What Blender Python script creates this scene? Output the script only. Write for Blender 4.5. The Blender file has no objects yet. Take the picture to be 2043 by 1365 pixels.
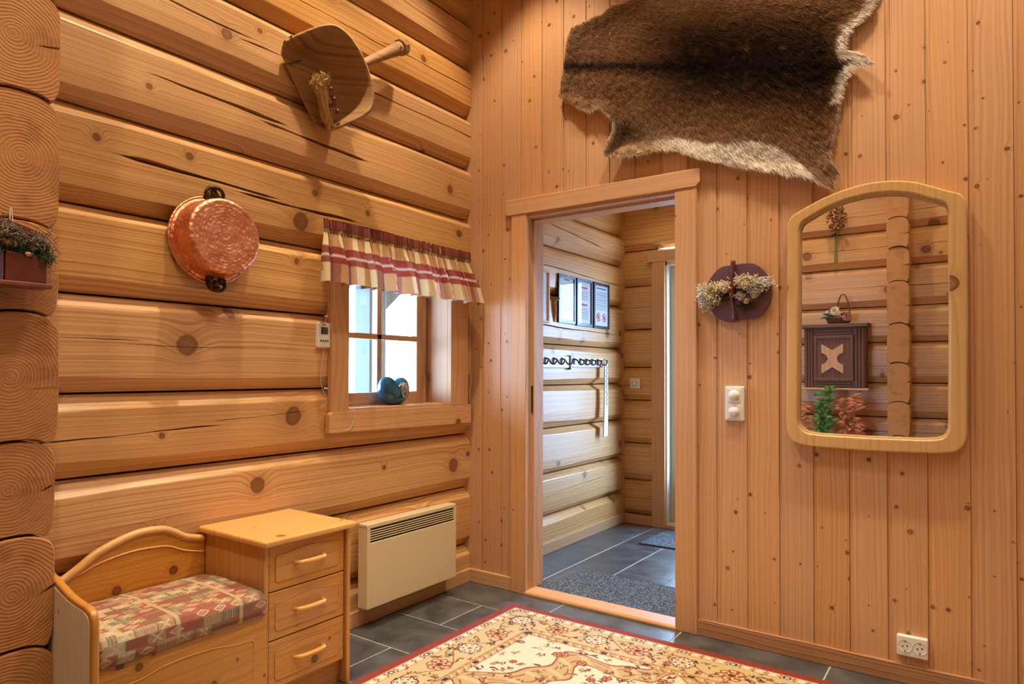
import bpy, bmesh, math, random
import numpy as np
from mathutils import Vector, Matrix, noise, geometry

random.seed(7)
np.random.seed(7)
PI = math.pi
sc = bpy.context.scene
COL = sc.collection

# ------------------------------------------------------------------ camera
yaw, pit, rol = map(math.radians, (-35.56, 0.811, 0.147))
fwd = Vector((math.sin(yaw), math.cos(yaw), 0)); rgt = Vector((math.cos(yaw), -math.sin(yaw), 0)); upv = Vector((0, 0, 1))
f2 = math.cos(pit) * fwd + math.sin(pit) * upv
u2 = -math.sin(pit) * fwd + math.cos(pit) * upv
r3 = math.cos(rol) * rgt + math.sin(rol) * u2
u3 = -math.sin(rol) * rgt + math.cos(rol) * u2
cam_d = bpy.data.cameras.new('camera')
cam = bpy.data.objects.new('camera', cam_d)
COL.objects.link(cam)
cam.matrix_world = Matrix(((r3.x, u3.x, -f2.x, 2.42), (r3.y, u3.y, -f2.y, -3.03), (r3.z, u3.z, -f2.z, 1.2), (0, 0, 0, 1)))
cam_d.sensor_width = 36.0
cam_d.lens = 1330.09 / 2043 * 36.0
cam_d.shift_x = 12.6 / 2043
cam_d.shift_y = 43.22 / 2043
cam_d.clip_start = 0.05
sc.camera = cam

# ------------------------------------------------------------------ world and exposure
w = bpy.data.worlds.new('overcast_sky')
sc.world = w
w.use_nodes = True
bg = w.node_tree.nodes['Background']
bg.inputs['Color'].default_value = (0.44, 0.67, 1.0, 1)
bg.inputs['Strength'].default_value = 60.0
vs = sc.view_settings
vs.view_transform = 'Standard'
vs.look = 'None'
vs.gamma = 1.0
vs.use_curve_mapping = False
vs.exposure = -0.78
sc.cycles.use_adaptive_sampling = True
sc.cycles.adaptive_threshold = 0.04
sc.cycles.max_bounces = 7
sc.cycles.diffuse_bounces = 4
sc.cycles.glossy_bounces = 5
sc.cycles.transparent_max_bounces = 7
sc.cycles.sample_clamp_indirect = 6.0
sc.cycles.caustics_reflective = False
sc.cycles.caustics_refractive = False

LAMP_W = 75.0                       # one downlight
LAMP_COL = (1.0, 0.83, 0.60)
CEIL = 3.95
# x, y, strength, beam (degrees), blend
LAMPS = [(0.55, -0.52, 3.2, 78, 0.45), (0.58, -1.48, 4.2, 84, 0.5), (0.62, -2.75, 2.8, 90, 0.6), (1.42, -0.55, 2.8, 78, 0.5), (2.28, -0.55, 3.6, 84, 0.5), (3.2, -0.6, 1.5, 90, 0.6),
         (1.70, -1.75, 0.65, 150, 0.6), (3.1, -1.8, 0.65, 150, 0.6), (1.45, -2.70, 3.4, 84, 0.6), (2.9, -2.7, 1.0, 110, 0.6)]  # the two widest beams are fill lamps added to lift the ambient light

def portal(name, loc, rot, sx, sy):
    d = bpy.data.lights.new(name, 'AREA'); d.shape = 'RECTANGLE'; d.size = sx; d.size_y = sy
    o = bpy.data.objects.new(name, d); COL.objects.link(o); o.location = loc; o.rotation_euler = rot
    d.cycles.is_portal = True
    return o
portal('window_sky_portal', (-0.24, -0.565, 1.40), (0, -PI / 2, 0), 0.75, 0.80)
portal('entry_sky_portal', (0.80, 2.10, 1.10), (-PI / 2, 0, 0), 0.80, 2.0)

# ------------------------------------------------------------------ mesh helpers (world coordinates in, local meshes out)
WO = {}

def put(o, parent=None, org=None):
    COL.objects.link(o)
    base = WO[parent.name] if parent else Vector((0, 0, 0))
    org = Vector(org) if org is not None else base.copy()
    o.location = org - base
    if parent: o.parent = parent
    WO[o.name] = org
    return org

def tag(o, label=None, cat=None, group=None, kind=None):
    if label: o['label'] = label
    if cat: o['category'] = cat
    if group: o['group'] = group
    if kind: o['kind'] = kind
    return o

def thing(name, label, cat, loc=(0, 0, 0), group=None, kind=None):
    o = bpy.data.objects.new(name, None)
    o.empty_display_size = 0.05
    put(o, None, loc)
    return tag(o, label, cat, group, kind)

def add(name, geo, mat, parent=None, org=None, smooth=False, bevel=0, bseg=2, cols=None, mats=None, fmat=None, solid=0, angle=30):
    V, Fc = geo
    me = bpy.data.meshes.new(name)
    o = bpy.data.objects.new(name, me)
    og = put(o, parent, org)
    V = np.asarray(V, float) - np.array(og)
    me.from_pydata(V.tolist(), [], [list(map(int, f)) for f in Fc])
    if cols is not None:
        at = me.color_attributes.new('col', 'FLOAT_COLOR', 'POINT')
        c = np.ones((len(V), 4), np.float32); c[:, :3] = np.asarray(cols)[:, :3]
        at.data.foreach_set('color', c.ravel())
    for m in (mats or [mat]): me.materials.append(m)
    if bevel:
        bm = bmesh.new(); bm.from_mesh(me)
        bmesh.ops.recalc_face_normals(bm, faces=bm.faces)
        es = [e for e in bm.edges if len(e.link_faces) == 2 and e.calc_face_angle(0) > math.radians(angle)]
        bmesh.ops.bevel(bm, geom=es, offset=bevel, segments=bseg, affect='EDGES', profile=0.5, clamp_overlap=True)
        bm.to_mesh(me); bm.free()
    elif cols is None and fmat is None:
        bm = bmesh.new(); bm.from_mesh(me)
        bmesh.ops.recalc_face_normals(bm, faces=bm.faces)
        bm.to_mesh(me); bm.free()
    if fmat is not None: me.polygons.foreach_set('material_index', fmat)
    if smooth: me.polygons.foreach_set('use_smooth', [True] * len(me.polygons))
    me.update()
    if solid:
        md = o.modifiers.new('thickness', 'SOLIDIFY'); md.thickness = solid; md.offset = 0
    return o

def join(*gs):
    V = []; Fc = []
    for v, f in gs:
        n = len(V); V += [tuple(p) for p in v]; Fc += [tuple(i + n for i in q) for q in f]
    return V, Fc

def box(x0, x1, y0, y1, z0, z1):
    v = [(x, y, z) for x in (x0, x1) for y in (y0, y1) for z in (z0, z1)]
    return v, [(0, 1, 3, 2), (4, 6, 7, 5), (0, 4, 5, 1), (2, 3, 7, 6), (0, 2, 6, 4), (1, 5, 7, 3)]

def prism(pts, ax, a, b):
    """closed outline pts (2d) extruded along axis ax from a to b"""
    def p3(p, t):
        return {'x': (t, p[0], p[1]), 'y': (p[0], t, p[1]), 'z': (p[0], p[1], t)}[ax]
    n = len(pts)
    v = [p3(p, a) for p in pts] + [p3(p, b) for p in pts]
    f = [tuple(range(n))[::-1], tuple(range(n, 2 * n))] + [(i, (i + 1) % n, n + (i + 1) % n, n + i) for i in range(n)]
    return v, f

def ring_prism(outer, inner, ax, a, b):
    """frame between two outlines with the same number of points"""
    def p3(p, t):
        return {'x': (t, p[0], p[1]), 'y': (p[0], t, p[1]), 'z': (p[0], p[1], t)}[ax]
    n = len(outer)
    v = [p3(p, t) for t in (a, b) for L in (outer, inner) for p in L]
    f = []
    for i in range(n):
        j = (i + 1) % n
        f += [(i, j, n + j, n + i), (2 * n + i, 3 * n + i, 3 * n + j, 2 * n + j), (i, 2 * n + i, 2 * n + j, j), (n + i, n + j, 3 * n + j, 3 * n + i)]
    return v, f

def frame_of(d):
    d = Vector(d).normalized()
    a = Vector((0, 0, 1)) if abs(d.z) < 0.9 else Vector((1, 0, 0))
    u = d.cross(a).normalized()
    return u, d.cross(u)

def tube(path, r, n=8, cap=True):
    path = [Vector(p) for p in path]
    V = []; Fc = []
    m = len(path)
    rr = r if hasattr(r, '__len__') else [r] * m
    u = None
    for i, p in enumerate(path):
        d = path[min(i + 1, m - 1)] - path[max(i - 1, 0)]
        if d.length < 1e-9: d = Vector((0, 0, 1))
        d.normalize()
        if u is None: u, _ = frame_of(d)
        u = (u - d * u.dot(d))
        if u.length < 1e-6: u, _ = frame_of(d)
        u.normalize(); v = d.cross(u)
        for k in range(n):
            a = 2 * PI * k / n
            V.append(tuple(p + (u * math.cos(a) + v * math.sin(a)) * rr[i]))
    for i in range(m - 1):
        for k in range(n):
            q = (k + 1) % n
            Fc.append((i * n + k, i * n + q, (i + 1) * n + q, (i + 1) * n + k))
    if cap:
        Fc.append(tuple(range(n))[::-1]); Fc.append(tuple(range((m - 1) * n, m * n)))
    return V, Fc

def lathe(prof, c, d, n=32, caps=False):
    """prof: list of (radius, height along d)"""
    d = Vector(d).normalized(); u, v = frame_of(d); c = Vector(c)
    V = []; Fc = []
    for r, h in prof:
        for k in range(n):
            a = 2 * PI * k / n
            V.append(tuple(c + d * h + (u * math.cos(a) + v * math.sin(a)) * r))
    m = len(prof)
    for i in range(m - 1):
        for k in range(n):
            q = (k + 1) % n
            Fc.append((i * n + k, i * n + q, (i + 1) * n + q, (i + 1) * n + k))
    if caps:
        Fc.append(tuple(range(n))[::-1]); Fc.append(tuple(range((m - 1) * n, m * n)))
    return V, Fc

def ball(c, r, seg=12, rings=8, sx=1, sy=1, sz=1, amp=0, fr=30):
    V = []; Fc = []
    for i in range(rings + 1):
        th = PI * i / rings
        for k in range(seg):
            a = 2 * PI * k / seg
            p = Vector((math.sin(th) * math.cos(a), math.sin(th) * math.sin(a), math.cos(th)))
            s = r * (1 + (amp * noise.noise(p * fr * r * 3 + Vector(c) * 50) if amp else 0))
            V.append((c[0] + p.x * s * sx, c[1] + p.y * s * sy, c[2] + p.z * s * sz))
    for i in range(rings):
        for k in range(seg):
            q = (k + 1) % seg
            Fc.append((i * seg + k, (i + 1) * seg + k, (i + 1) * seg + q, i * seg + q))
    return V, Fc

def rounded(pts, r, n=5):
    """round the corners of a closed outline"""
    out = []
    m = len(pts)
    for i in range(m):
        p0 = Vector(pts[i - 1]); p = Vector(pts[i]); p1 = Vector(pts[(i + 1) % m])
        a = (p0 - p); b = (p1 - p)
        rr = min(r, a.length * 0.45, b.length * 0.45)
        s = p + a.normalized() * rr; e = p + b.normalized() * rr
        for k in range(n + 1):
            t = k / n
            out.append(tuple((1 - t) ** 2 * s + 2 * t * (1 - t) * p + t * t * e))
    return out

def spline(pts, n=8, closed=False):
    """Catmull-Rom through the points"""
    P = [Vector(p) for p in pts]; m = len(P); out = []
    for i in range(m if closed else m - 1):
        g = lambda k: P[k % m] if closed else P[max(0, min(m - 1, k))]
        a, b, c, d = g(i - 1), g(i), g(i + 1), g(i + 2)
        for k in range(n):
            t = k / n
            out.append(tuple(0.5 * ((2 * b) + (c - a) * t + (2 * a - 5 * b + 4 * c - d) * t * t + (3 * b - a - 3 * c + d) * t ** 3)))
    if not closed: out.append(tuple(P[-1]))
    return out

def sheet(nu, nv, fn):
    V = [fn(i / nu, j / nv) for j in range(nv + 1) for i in range(nu + 1)]
    Fc = [(j * (nu + 1) + i, j * (nu + 1) + i + 1, (j + 1) * (nu + 1) + i + 1, (j + 1) * (nu + 1) + i) for j in range(nv) for i in range(nu)]
    return V, Fc

# ------------------------------------------------------------------ materials
def srgb(r, g, b):
    f = lambda c: (c / 255 / 12.92) if c / 255 <= 0.04045 else ((c / 255 + 0.055) / 1.055) ** 2.4
    return (f(r), f(g), f(b), 1.0)

class NT:
    def __init__(s, name):
        s.m = bpy.data.materials.new(name); s.m.use_nodes = True
        s.t = s.m.node_tree; s.n = s.t.nodes; s.l = s.t.links
        s.b = s.n['Principled BSDF']; s.out = s.n['Material Output']
    def new(s, ty, **kw):
        x = s.n.new(ty)
        for k, v in kw.items(): setattr(x, k, v)
        return x
    def set(s, sock, v):
        if hasattr(v, 'is_linked') or isinstance(v, bpy.types.NodeSocket): s.l.new(v, sock)
        else: sock.default_value = v
    def math(s, op, a, b=0.0, c=None, clamp=False):
        x = s.new('ShaderNodeMath', operation=op, use_clamp=clamp)
        s.set(x.inputs[0], a); s.set(x.inputs[1], b)
        if c is not None: s.set(x.inputs[2], c)
        return x.outputs[0]
    def comb(s, a, b, c=0.0):
        x = s.new('ShaderNodeCombineXYZ')
        for i, v in enumerate((a, b, c)): s.set(x.inputs[i], v)
        return x.outputs[0]
    def noise(s, vec, scale=1.0, detail=2.0, rough=0.5):
        x = s.new('ShaderNodeTexNoise'); s.l.new(vec, x.inputs['Vector'])
        x.inputs['Scale'].default_value = scale; x.inputs['Detail'].default_value = detail; x.inputs['Roughness'].default_value = rough
        return x.outputs['Fac']
    def mix(s, fac, a, b, blend='MIX'):
        x = s.new('ShaderNodeMix', data_type='RGBA', blend_type=blend)
        s.set(x.inputs[0], fac); s.set(x.inputs[6], a); s.set(x.inputs[7], b)
        return x.outputs[2]
    def step(s, v, lo, hi):
        x = s.new('ShaderNodeMapRange', interpolation_type='SMOOTHSTEP')
        s.set(x.inputs[0], v); s.set(x.inputs[1], lo); s.set(x.inputs[2], hi)
        x.inputs[3].default_value = 0; x.inputs[4].default_value = 1
        return x.outputs[0]
    def coords(s):
        tc = s.new('ShaderNodeTexCoord'); sp = s.new('ShaderNodeSeparateXYZ'); s.l.new(tc.outputs['Object'], sp.inputs[0])
        return tc.outputs['Object'], sp.outputs
    def bump(s, h, strength=0.3, dist=0.002):
        x = s.new('ShaderNodeBump'); x.inputs['Strength'].default_value = strength; x.inputs['Distance'].default_value = dist
        s.l.new(h, x.inputs['Height']); s.l.new(x.outputs[0], s.b.inputs['Normal'])
        return x
    def base(s, c): s.set(s.b.inputs['Base Color'], c)
    def rough(s, r, spec=None, metal=None):
        s.set(s.b.inputs['Roughness'], r)
        if spec is not None: s.b.inputs['Specular IOR Level'].default_value = spec
        if metal is not None: s.b.inputs['Metallic'].default_value = metal

AX = {'X': 0, 'Y': 1, 'Z': 2}

def wood(name, light, dark, knotc, along, across, freq=45, kscale=3.4, ksize=0.10, kmiss=0.35, kring=2.2, rough=0.5, band=0.5, warp=3.0, var=0.16, halo=0.35, bmp=0.25, spec=0.35):
    t = NT(name)
    _, xyz = t.coords()
    oi = t.new('ShaderNodeObjectInfo').outputs['Random']
    A = t.math('ADD', xyz[AX[along]], t.math('MULTIPLY', oi, 37.7))
    B = t.math('ADD', xyz[AX[across]], t.math('MULTIPLY', oi, 11.3))
    third = [k for k in 'XYZ' if k not in (along, across)][0]
    D = xyz[AX[third]]
    # knots
    vor = t.new('ShaderNodeTexVoronoi', voronoi_dimensions='2D', feature='F1')
    vor.inputs['Scale'].default_value = kscale; vor.inputs['Randomness'].default_value = 1.0
    t.l.new(t.comb(A, B), vor.inputs['Vector'])
    sep = t.new('ShaderNodeSeparateColor'); t.l.new(vor.outputs['Color'], sep.inputs[0])
    size = t.math('MULTIPLY', t.math('ADD', t.math('POWER', sep.outputs[0], 1.6), 0.35), ksize)
    pres = t.math('GREATER_THAN', sep.outputs[1], kmiss)
    wob = t.math('MULTIPLY', t.math('SUBTRACT', t.noise(t.comb(t.math('MULTIPLY', A, 22), t.math('MULTIPLY', B, 22), D), 1.0, 1.0), 0.5), ksize * 0.5)
    dn = t.math('DIVIDE', t.math('ADD', vor.outputs['Distance'], wob), size)
    bell = t.math('MULTIPLY', t.math('POWER', 2.718, t.math('MULTIPLY', t.math('MULTIPLY', dn, dn), -0.22)), pres)
    # growth bands bending round the knots
    low = t.noise(t.comb(t.math('MULTIPLY', A, 0.9), t.math('MULTIPLY', B, 4.0), t.math('MULTIPLY', oi, 9.0)), 1.0, 2.0)
    ph = t.math('ADD', t.math('MULTIPLY', B, freq), t.math('ADD', t.math('MULTIPLY', low, warp), t.math('MULTIPLY', bell, kring)))
    ph = t.math('ADD', ph, t.math('MULTIPLY', D, freq * 0.15))
    nb = t.new('ShaderNodeTexNoise', noise_dimensions='1D'); t.l.new(ph, nb.inputs['W'])
    nb.inputs['Scale'].default_value = 1.7; nb.inputs['Detail'].default_value = 2.0; nb.inputs['Roughness'].default_value = 0.65
    bandv = t.step(nb.outputs['Fac'], 0.40, 0.72)
    fib = t.noise(t.comb(t.math('MULTIPLY', A, 3.0), t.math('MULTIPLY', B, 190), t.math('MULTIPLY', D, 190)), 1.0, 2.0)
    big = t.noise(t.comb(t.math('MULTIPLY', A, 1.2), t.math('MULTIPLY', B, 6.0), t.math('MULTIPLY', oi, 20)), 1.0, 2.0)
    amt = t.math('ADD', t.math('MULTIPLY', t.math('MULTIPLY', bandv, band), t.math('ADD', big, 0.35)), t.math('MULTIPLY', t.math('SUBTRACT', fib, 0.45), 0.35), clamp=True)
    c = t.mix(amt, light, dark)
    c = t.mix(t.math('MULTIPLY', t.math('MULTIPLY', t.step(dn, 3.2, 0.9), pres), halo), c, dark)
    core = t.math('MULTIPLY', t.step(dn, 1.12, 0.8), pres)
    rings = t.math('ADD', t.math('MULTIPLY', t.math('SINE', t.math('MULTIPLY', dn, 13.0)), 0.18), t.math('ADD', 0.30, t.math('MULTIPLY', sep.outputs[2], 0.45)))
    kc = t.mix(rings, dark, knotc)
    edge = t.math('MULTIPLY', t.step(t.math('ABSOLUTE', t.math('SUBTRACT', dn, 1.0)), 0.30, 0.05), pres)
    c = t.mix(core, c, kc)
    c = t.mix(t.math('MULTIPLY', edge, 0.8), c, knotc)
    # each piece a little lighter or darker
    hv = t.new('ShaderNodeHueSaturation')
    t.set(hv.inputs['Value'], t.math('ADD', 1.0 - var / 2, t.math('MULTIPLY', t.math('FRACT', t.math('MULTIPLY', oi, 7.77)), var)))
    t.set(hv.inputs['Saturation'], t.math('ADD', 0.94, t.math('MULTIPLY', t.math('FRACT', t.math('MULTIPLY', oi, 3.33)), 0.12)))
    t.l.new(c, hv.inputs['Color'])
    t.base(hv.outputs[0]); t.rough(rough, spec)
    t.bump(fib, bmp, 0.0015)
    return t.m

def endgrain(name, light, dark, cax=('Y', 'Z'), freq=105):
    t = NT(name)
    vec, xyz = t.coords()
    oi = t.new('ShaderNodeObjectInfo').outputs['Random']
    a, b = xyz[AX[cax[0]]], xyz[AX[cax[1]]]
    a = t.math('ADD', a, t.math('MULTIPLY', t.math('SUBTRACT', oi, 0.5), 0.03))
    n1 = t.noise(t.comb(t.math('MULTIPLY', a, 9), t.math('MULTIPLY', b, 9), t.math('MULTIPLY', oi, 9)), 1.0, 2.0)
    r = t.math('SQRT', t.math('ADD', t.math('MULTIPLY', a, a), t.math('MULTIPLY', b, b)))
    r = t.math('ADD', r, t.math('MULTIPLY', n1, 0.035))
    s = t.math('SINE', t.math('MULTIPLY', r, freq * 6.28))
    bandv = t.math('POWER', t.math('ADD', t.math('MULTIPLY', s, 0.5), 0.5), 1.5)
    saw = t.noise(t.comb(t.math('MULTIPLY', a, 20), t.math('MULTIPLY', b, 160), oi), 1.0, 3.0)
    blot = t.noise(t.comb(t.math('MULTIPLY', a, 14), t.math('MULTIPLY', b, 14), t.math('MULTIPLY', oi, 3)), 1.0, 3.0)
    amt = t.math('ADD', t.math('MULTIPLY', bandv, t.math('MULTIPLY', blot, 0.52)), t.math('MULTIPLY', t.math('SUBTRACT', saw, 0.45), 0.7), clamp=True)
    amt = t.math('ADD', amt, t.math('MULTIPLY', t.step(blot, 0.5, 0.7), 0.3), clamp=True)
    t.base(t.mix(amt, light, dark)); t.rough(0.65, 0.25)
    t.bump(t.math('ADD', saw, bandv), 0.35, 0.0015)
    return t.m

def plain(name, c, rough=0.5, metal=0.0, spec=0.5, var=0.0, vscale=20, bmp=0.0, emit=None):
    t = NT(name)
    if var:
        vec, _ = t.coords()
        n = t.noise(vec, vscale, 3.0)
        dk = (c[0] * (1 - var), c[1] * (1 - var), c[2] * (1 - var), 1)
        t.base(t.mix(t.step(n, 0.3, 0.7), dk, c))
        if bmp: t.bump(n, bmp, 0.002)
    else:
        t.base(c)
    t.rough(rough, spec, metal)
    if emit:
        t.b.inputs['Emission Color'].default_value = c; t.b.inputs['Emission Strength'].default_value = emit
    return t.m

def painted(name, rough=0.8, spec=0.2, bmp=0.0, bscale=200, transl=0.0, sheen=0.0):
    """pattern carried by the mesh's colour attribute, with a fine weave"""
    t = NT(name)
    at = t.new('ShaderNodeAttribute', attribute_name='col')
    vec, _ = t.coords()
    n = t.noise(vec, bscale, 2.0)
    c = t.mix(t.math('MULTIPLY', n, 0.35), at.outputs['Color'], (0, 0, 0, 1), 'MIX') if bmp else at.outputs['Color']
    t.set(t.b.inputs['Base Color'], c); t.rough(rough, spec)
    if bmp: t.bump(n, bmp, 0.003)
    if sheen: t.b.inputs['Sheen Weight'].default_value = sheen
    if transl:
        tr = t.new('ShaderNodeBsdfTranslucent'); t.l.new(at.outputs['Color'], tr.inputs['Color'])
        mx = t.new('ShaderNodeMixShader'); mx.inputs[0].default_value = transl
        t.l.new(t.b.outputs[0], mx.inputs[1]); t.l.new(tr.outputs[0], mx.inputs[2]); t.l.new(mx.outputs[0], t.out.inputs[0])
    return t.m

def glass(name, tint=(0.95, 0.98, 1, 1), refl=0.08):
    t = NT(name)
    tr = t.new('ShaderNodeBsdfTransparent'); tr.inputs[0].default_value = tint
    gl = t.new('ShaderNodeBsdfGlossy'); gl.inputs['Roughness'].default_value = 0.02
    mx = t.new('ShaderNodeMixShader'); mx.inputs[0].default_value = refl
    t.l.new(tr.outputs[0], mx.inputs[1]); t.l.new(gl.outputs[0], mx.inputs[2]); t.l.new(mx.outputs[0], t.out.inputs[0])
    return t.m

LL, LD, LK = srgb(214, 164, 106), srgb(160, 104, 56), srgb(112, 68, 40)
PL, PD, PK = srgb(209, 161, 118), srgb(172, 119, 80), srgb(88, 56, 38)
M = {}
M['log_y'] = wood('log_wood_lengthwise', LL, LD, LK, 'Y', 'Z', freq=62, kscale=3.3, ksize=0.088, kmiss=0.42, kring=3.0, band=0.75, warp=3.5, rough=0.40, spec=0.5)
M['log_x'] = wood('log_wood_crosswise', LL, LD, LK, 'X', 'Z', freq=62, kscale=3.3, ksize=0.088, kmiss=0.42, kring=3.0, band=0.75, warp=3.5, rough=0.40, spec=0.5)
M['plank'] = wood('panel_wood', PL, PD, PK, 'Z', 'X', freq=62, kscale=8.0, ksize=0.050, kmiss=0.30, kring=0.9, band=0.50, warp=5.0, var=0.12, halo=0.25, rough=0.42)
M['trim_z'] = wood('trim_wood_upright', PL, PD, PK, 'Z', 'X', freq=55, kscale=2.0, ksize=0.02, kmiss=0.6, kring=0.8, band=0.5, warp=5.0, var=0.08)
M['trim_x'] = wood('trim_wood_cross', PL, PD, PK, 'X', 'Z', freq=60, kscale=2.0, ksize=0.03, kmiss=0.6, kring=0.8, band=0.5, warp=5.0, var=0.06)
M['trim_xh'] = wood('trim_wood_flat', PL, PD, PK, 'X', 'Y', freq=50, kscale=2.0, ksize=0.02, kmiss=0.8, kring=0.8, band=0.5, warp=4.0, var=0.06)
M['trim_dk'] = wood('baseboard_wood', srgb(188, 138, 98), srgb(128, 84, 56), PK, 'X', 'Z', freq=75, kscale=2.5, ksize=0.025, kmiss=0.6, kring=0.8, band=0.9, warp=9.0, var=0.02)
M['trim_y'] = wood('trim_wood_along', PL, PD, PK, 'Y', 'Z', freq=60, kscale=2.0, ksize=0.03, kmiss=0.6, kring=0.8, band=0.5, warp=5.0, var=0.06)
HL, HD, HK = srgb(198, 138, 68), srgb(150, 92, 38), srgb(80, 42, 20)
M['pine_y'] = wood('bench_pine_along', HL, HD, HK, 'Y', 'Z', freq=38, kscale=5.5, ksize=0.06, kmiss=0.45, kring=1.2, band=0.45, warp=4.0, var=0.06, rough=0.33, spec=0.5)
M['pine_z'] = wood('bench_pine_upright', HL, HD, HK, 'Z', 'X', freq=30, kscale=5.0, ksize=0.05, kmiss=0.5, kring=1.0, band=0.5, warp=2.0, var=0.06, rough=0.33, spec=0.5)
M['pine_top'] = wood('bench_pine_top', srgb(222, 168, 96), srgb(186, 124, 58), HK, 'Y', 'X', freq=34, kscale=5.0, ksize=0.05, kmiss=0.5, kring=1.0, band=0.5, warp=3.0, var=0.04, rough=0.30, spec=0.5)
M['mirror_wood_z'] = wood('mirror_pine_upright', srgb(214, 174, 118), srgb(182, 132, 80), HK, 'Z', 'X', freq=40, kscale=3.0, ksize=0.06, kmiss=0.4, kring=0.8, band=0.4, warp=2.0, var=0.03, rough=0.3, spec=0.5)
M['end'] = endgrain('log_end_grain', srgb(188, 130, 78), srgb(126, 74, 38))
M['end_y'] = endgrain('log_end_grain_front', srgb(204, 150, 98), srgb(150, 94, 54), ('X', 'Z'))
M['dark'] = plain('shadow_gap_dark', srgb(40, 26, 18), 0.9)
# ------------------------------------------------------------------ log walls
def log_geo(s0, s1, zb, zt, P, seed, cracks=(), cb=0.056, ct=0.048, depth=0.045, back=-0.19, step=0.03, cut_s0=False, cut_s1=False):
    """one hewn log: P(s, n, z) maps to the world; chamfered edges and open drying cracks"""
    n = max(2, int((s1 - s0) / step)); V = []; rows = None
    rnd = random.Random(seed)
    o1, o2, o3 = rnd.uniform(0, 99), rnd.uniform(0, 99), rnd.uniform(0, 99)
    cracks = sorted(cracks, key=lambda c: c[0])
    for i in range(n + 1):
        s = s0 + (s1 - s0) * i / n
        wb = noise.noise(Vector((s * 1.1, o1, 0))) * 0.016 + noise.noise(Vector((s * 5, o1, 4))) * 0.004
        wt = noise.noise(Vector((s * 1.1, o2, 0))) * 0.014 + noise.noise(Vector((s * 5, o2, 4))) * 0.004
        zl, zh = zb + max(0.02, cb + wb), zt - max(0.0 if ct == 0 else 0.018, ct + wt)
        und = lambda z: 0.004 * noise.noise(Vector((s * 1.6, z * 5, o3)))
        row = [(zb, back), (zb + 0.004, -depth), (zl, und(zl)), (zl + 0.05, und(zl) + 0.003)]
        for (za, zc, ca, cb_, W) in cracks:
            u = (s - ca) / (cb_ - ca)
            zz = za + (zc - za) * u + 0.008 * noise.noise(Vector((s * 2.2, za * 9, o1))) + 0.003 * noise.noise(Vector((s * 9, za * 9, o2)))
            k = 0.0
            if 0 < u < 1:
                k = min(1, min(u, 1 - u) * 9) * (0.35 + 0.65 * abs(noise.noise(Vector((s * 3.1, za * 7, o3)))) * 2.2)
            wd = W * min(1.2, k)
            dp = min(0.05, wd * 9)
            row += [(zz - wd / 2 - 1e-4, 0.003 + und(zz)), (zz + wd * 0.25, 0.003 + und(zz) - dp), (zz + wd / 2 + 1e-4, 0.003 + und(zz))]
        row += [(zh - 0.006, und(zh) + 0.003), (zh, und(zh) + 0.001), (zt - 0.004, -depth if ct else 0), (zt, back)]
        rows = len(row)
        V += [P(s, nn, z) for z, nn in row]
    Fc = []
    for i in range(n):
        for k in range(rows - 1):
            Fc.append((i * rows + k, (i + 1) * rows + k, (i + 1) * rows + k + 1, i * rows + k + 1))
        Fc.append((i * rows + rows - 1, (i + 1) * rows + rows - 1, (i + 1) * rows, i * rows))
    Fc.append(tuple(range(rows))[::-1]); Fc.append(tuple(range(n * rows, (n + 1) * rows)))
    return V, Fc

def put_log(parent, geo, mat, s_mid):
    return add('log', geo, mat, parent)

JZ = [-0.08, 0.205, 0.535, 0.845, 1.128, 1.463, 1.762, 2.095, 2.397, 2.695, 2.99, 3.252, 3.56, 3.97]
PLW = lambda s, n, z: (n, s, z)
def echelon(z, m, segs):
    """parallel overlapping checks along one line z + m*s: (offset, from, to, width)"""
    return [(z + m * a + dz, z + m * b + dz, a, b, w_) for dz, a, b, w_ in segs]
CR = {0: [], 1: echelon(0.40, 0.01, [(0, -2.0, -0.3, 0.004)]),
      2: echelon(0.745, 0.030, [(0.0, -2.3, -1.55, 0.008), (0.018, -1.75, -0.95, 0.009), (-0.018, -1.15, -0.45, 0.006), (0.006, -0.6, 0.1, 0.007)]),
      3: echelon(1.052, 0.035, [(0, -2.3, -1.55, 0.005), (0.018, -1.6, -1.12, 0.0035)]),
      4: echelon(1.305, -0.004, [(0, -2.3, -1.85, 0.004), (-0.014, -1.95, -1.2, 0.003)]),
      5: echelon(1.555, -0.032, [(0, -2.3, -1.55, 0.006), (0.014, -1.6, -0.9, 0.005)]),
      6: echelon(1.915, -0.014, [(0.022, -2.4, -1.72, 0.014), (0.004, -1.95, -1.30, 0.016), (-0.012, -1.5, -0.85, 0.014), (-0.028, -1.0, -0.35, 0.012), (0.040, -0.6, 0.1, 0.009)]),
      7: echelon(2.215, -0.030, [(0.020, -2.4, -1.70, 0.015), (0.002, -1.85, -1.25, 0.014), (-0.016, -1.4, -0.80, 0.013), (0.036, -0.95, 0.1, 0.010)]),
      8: echelon(2.545, -0.006, [(0.012, -2.3, -1.4, 0.006), (-0.006, -1.5, -0.75, 0.008), (0.028, -0.9, 0.1, 0.011)]),
      9: echelon(2.835, 0.004, [(0.0, -1.4, -0.6, 0.005), (0.016, -0.75, 0.1, 0.007)]),
      10: echelon(3.12, 0.0, [(0, -0.9, 0.05, 0.006)]), 11: [], 12: []}
wl = thing('wall_left', 'wall of hewn golden pine logs with the curtained window', 'wall', kind='structure')
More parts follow.
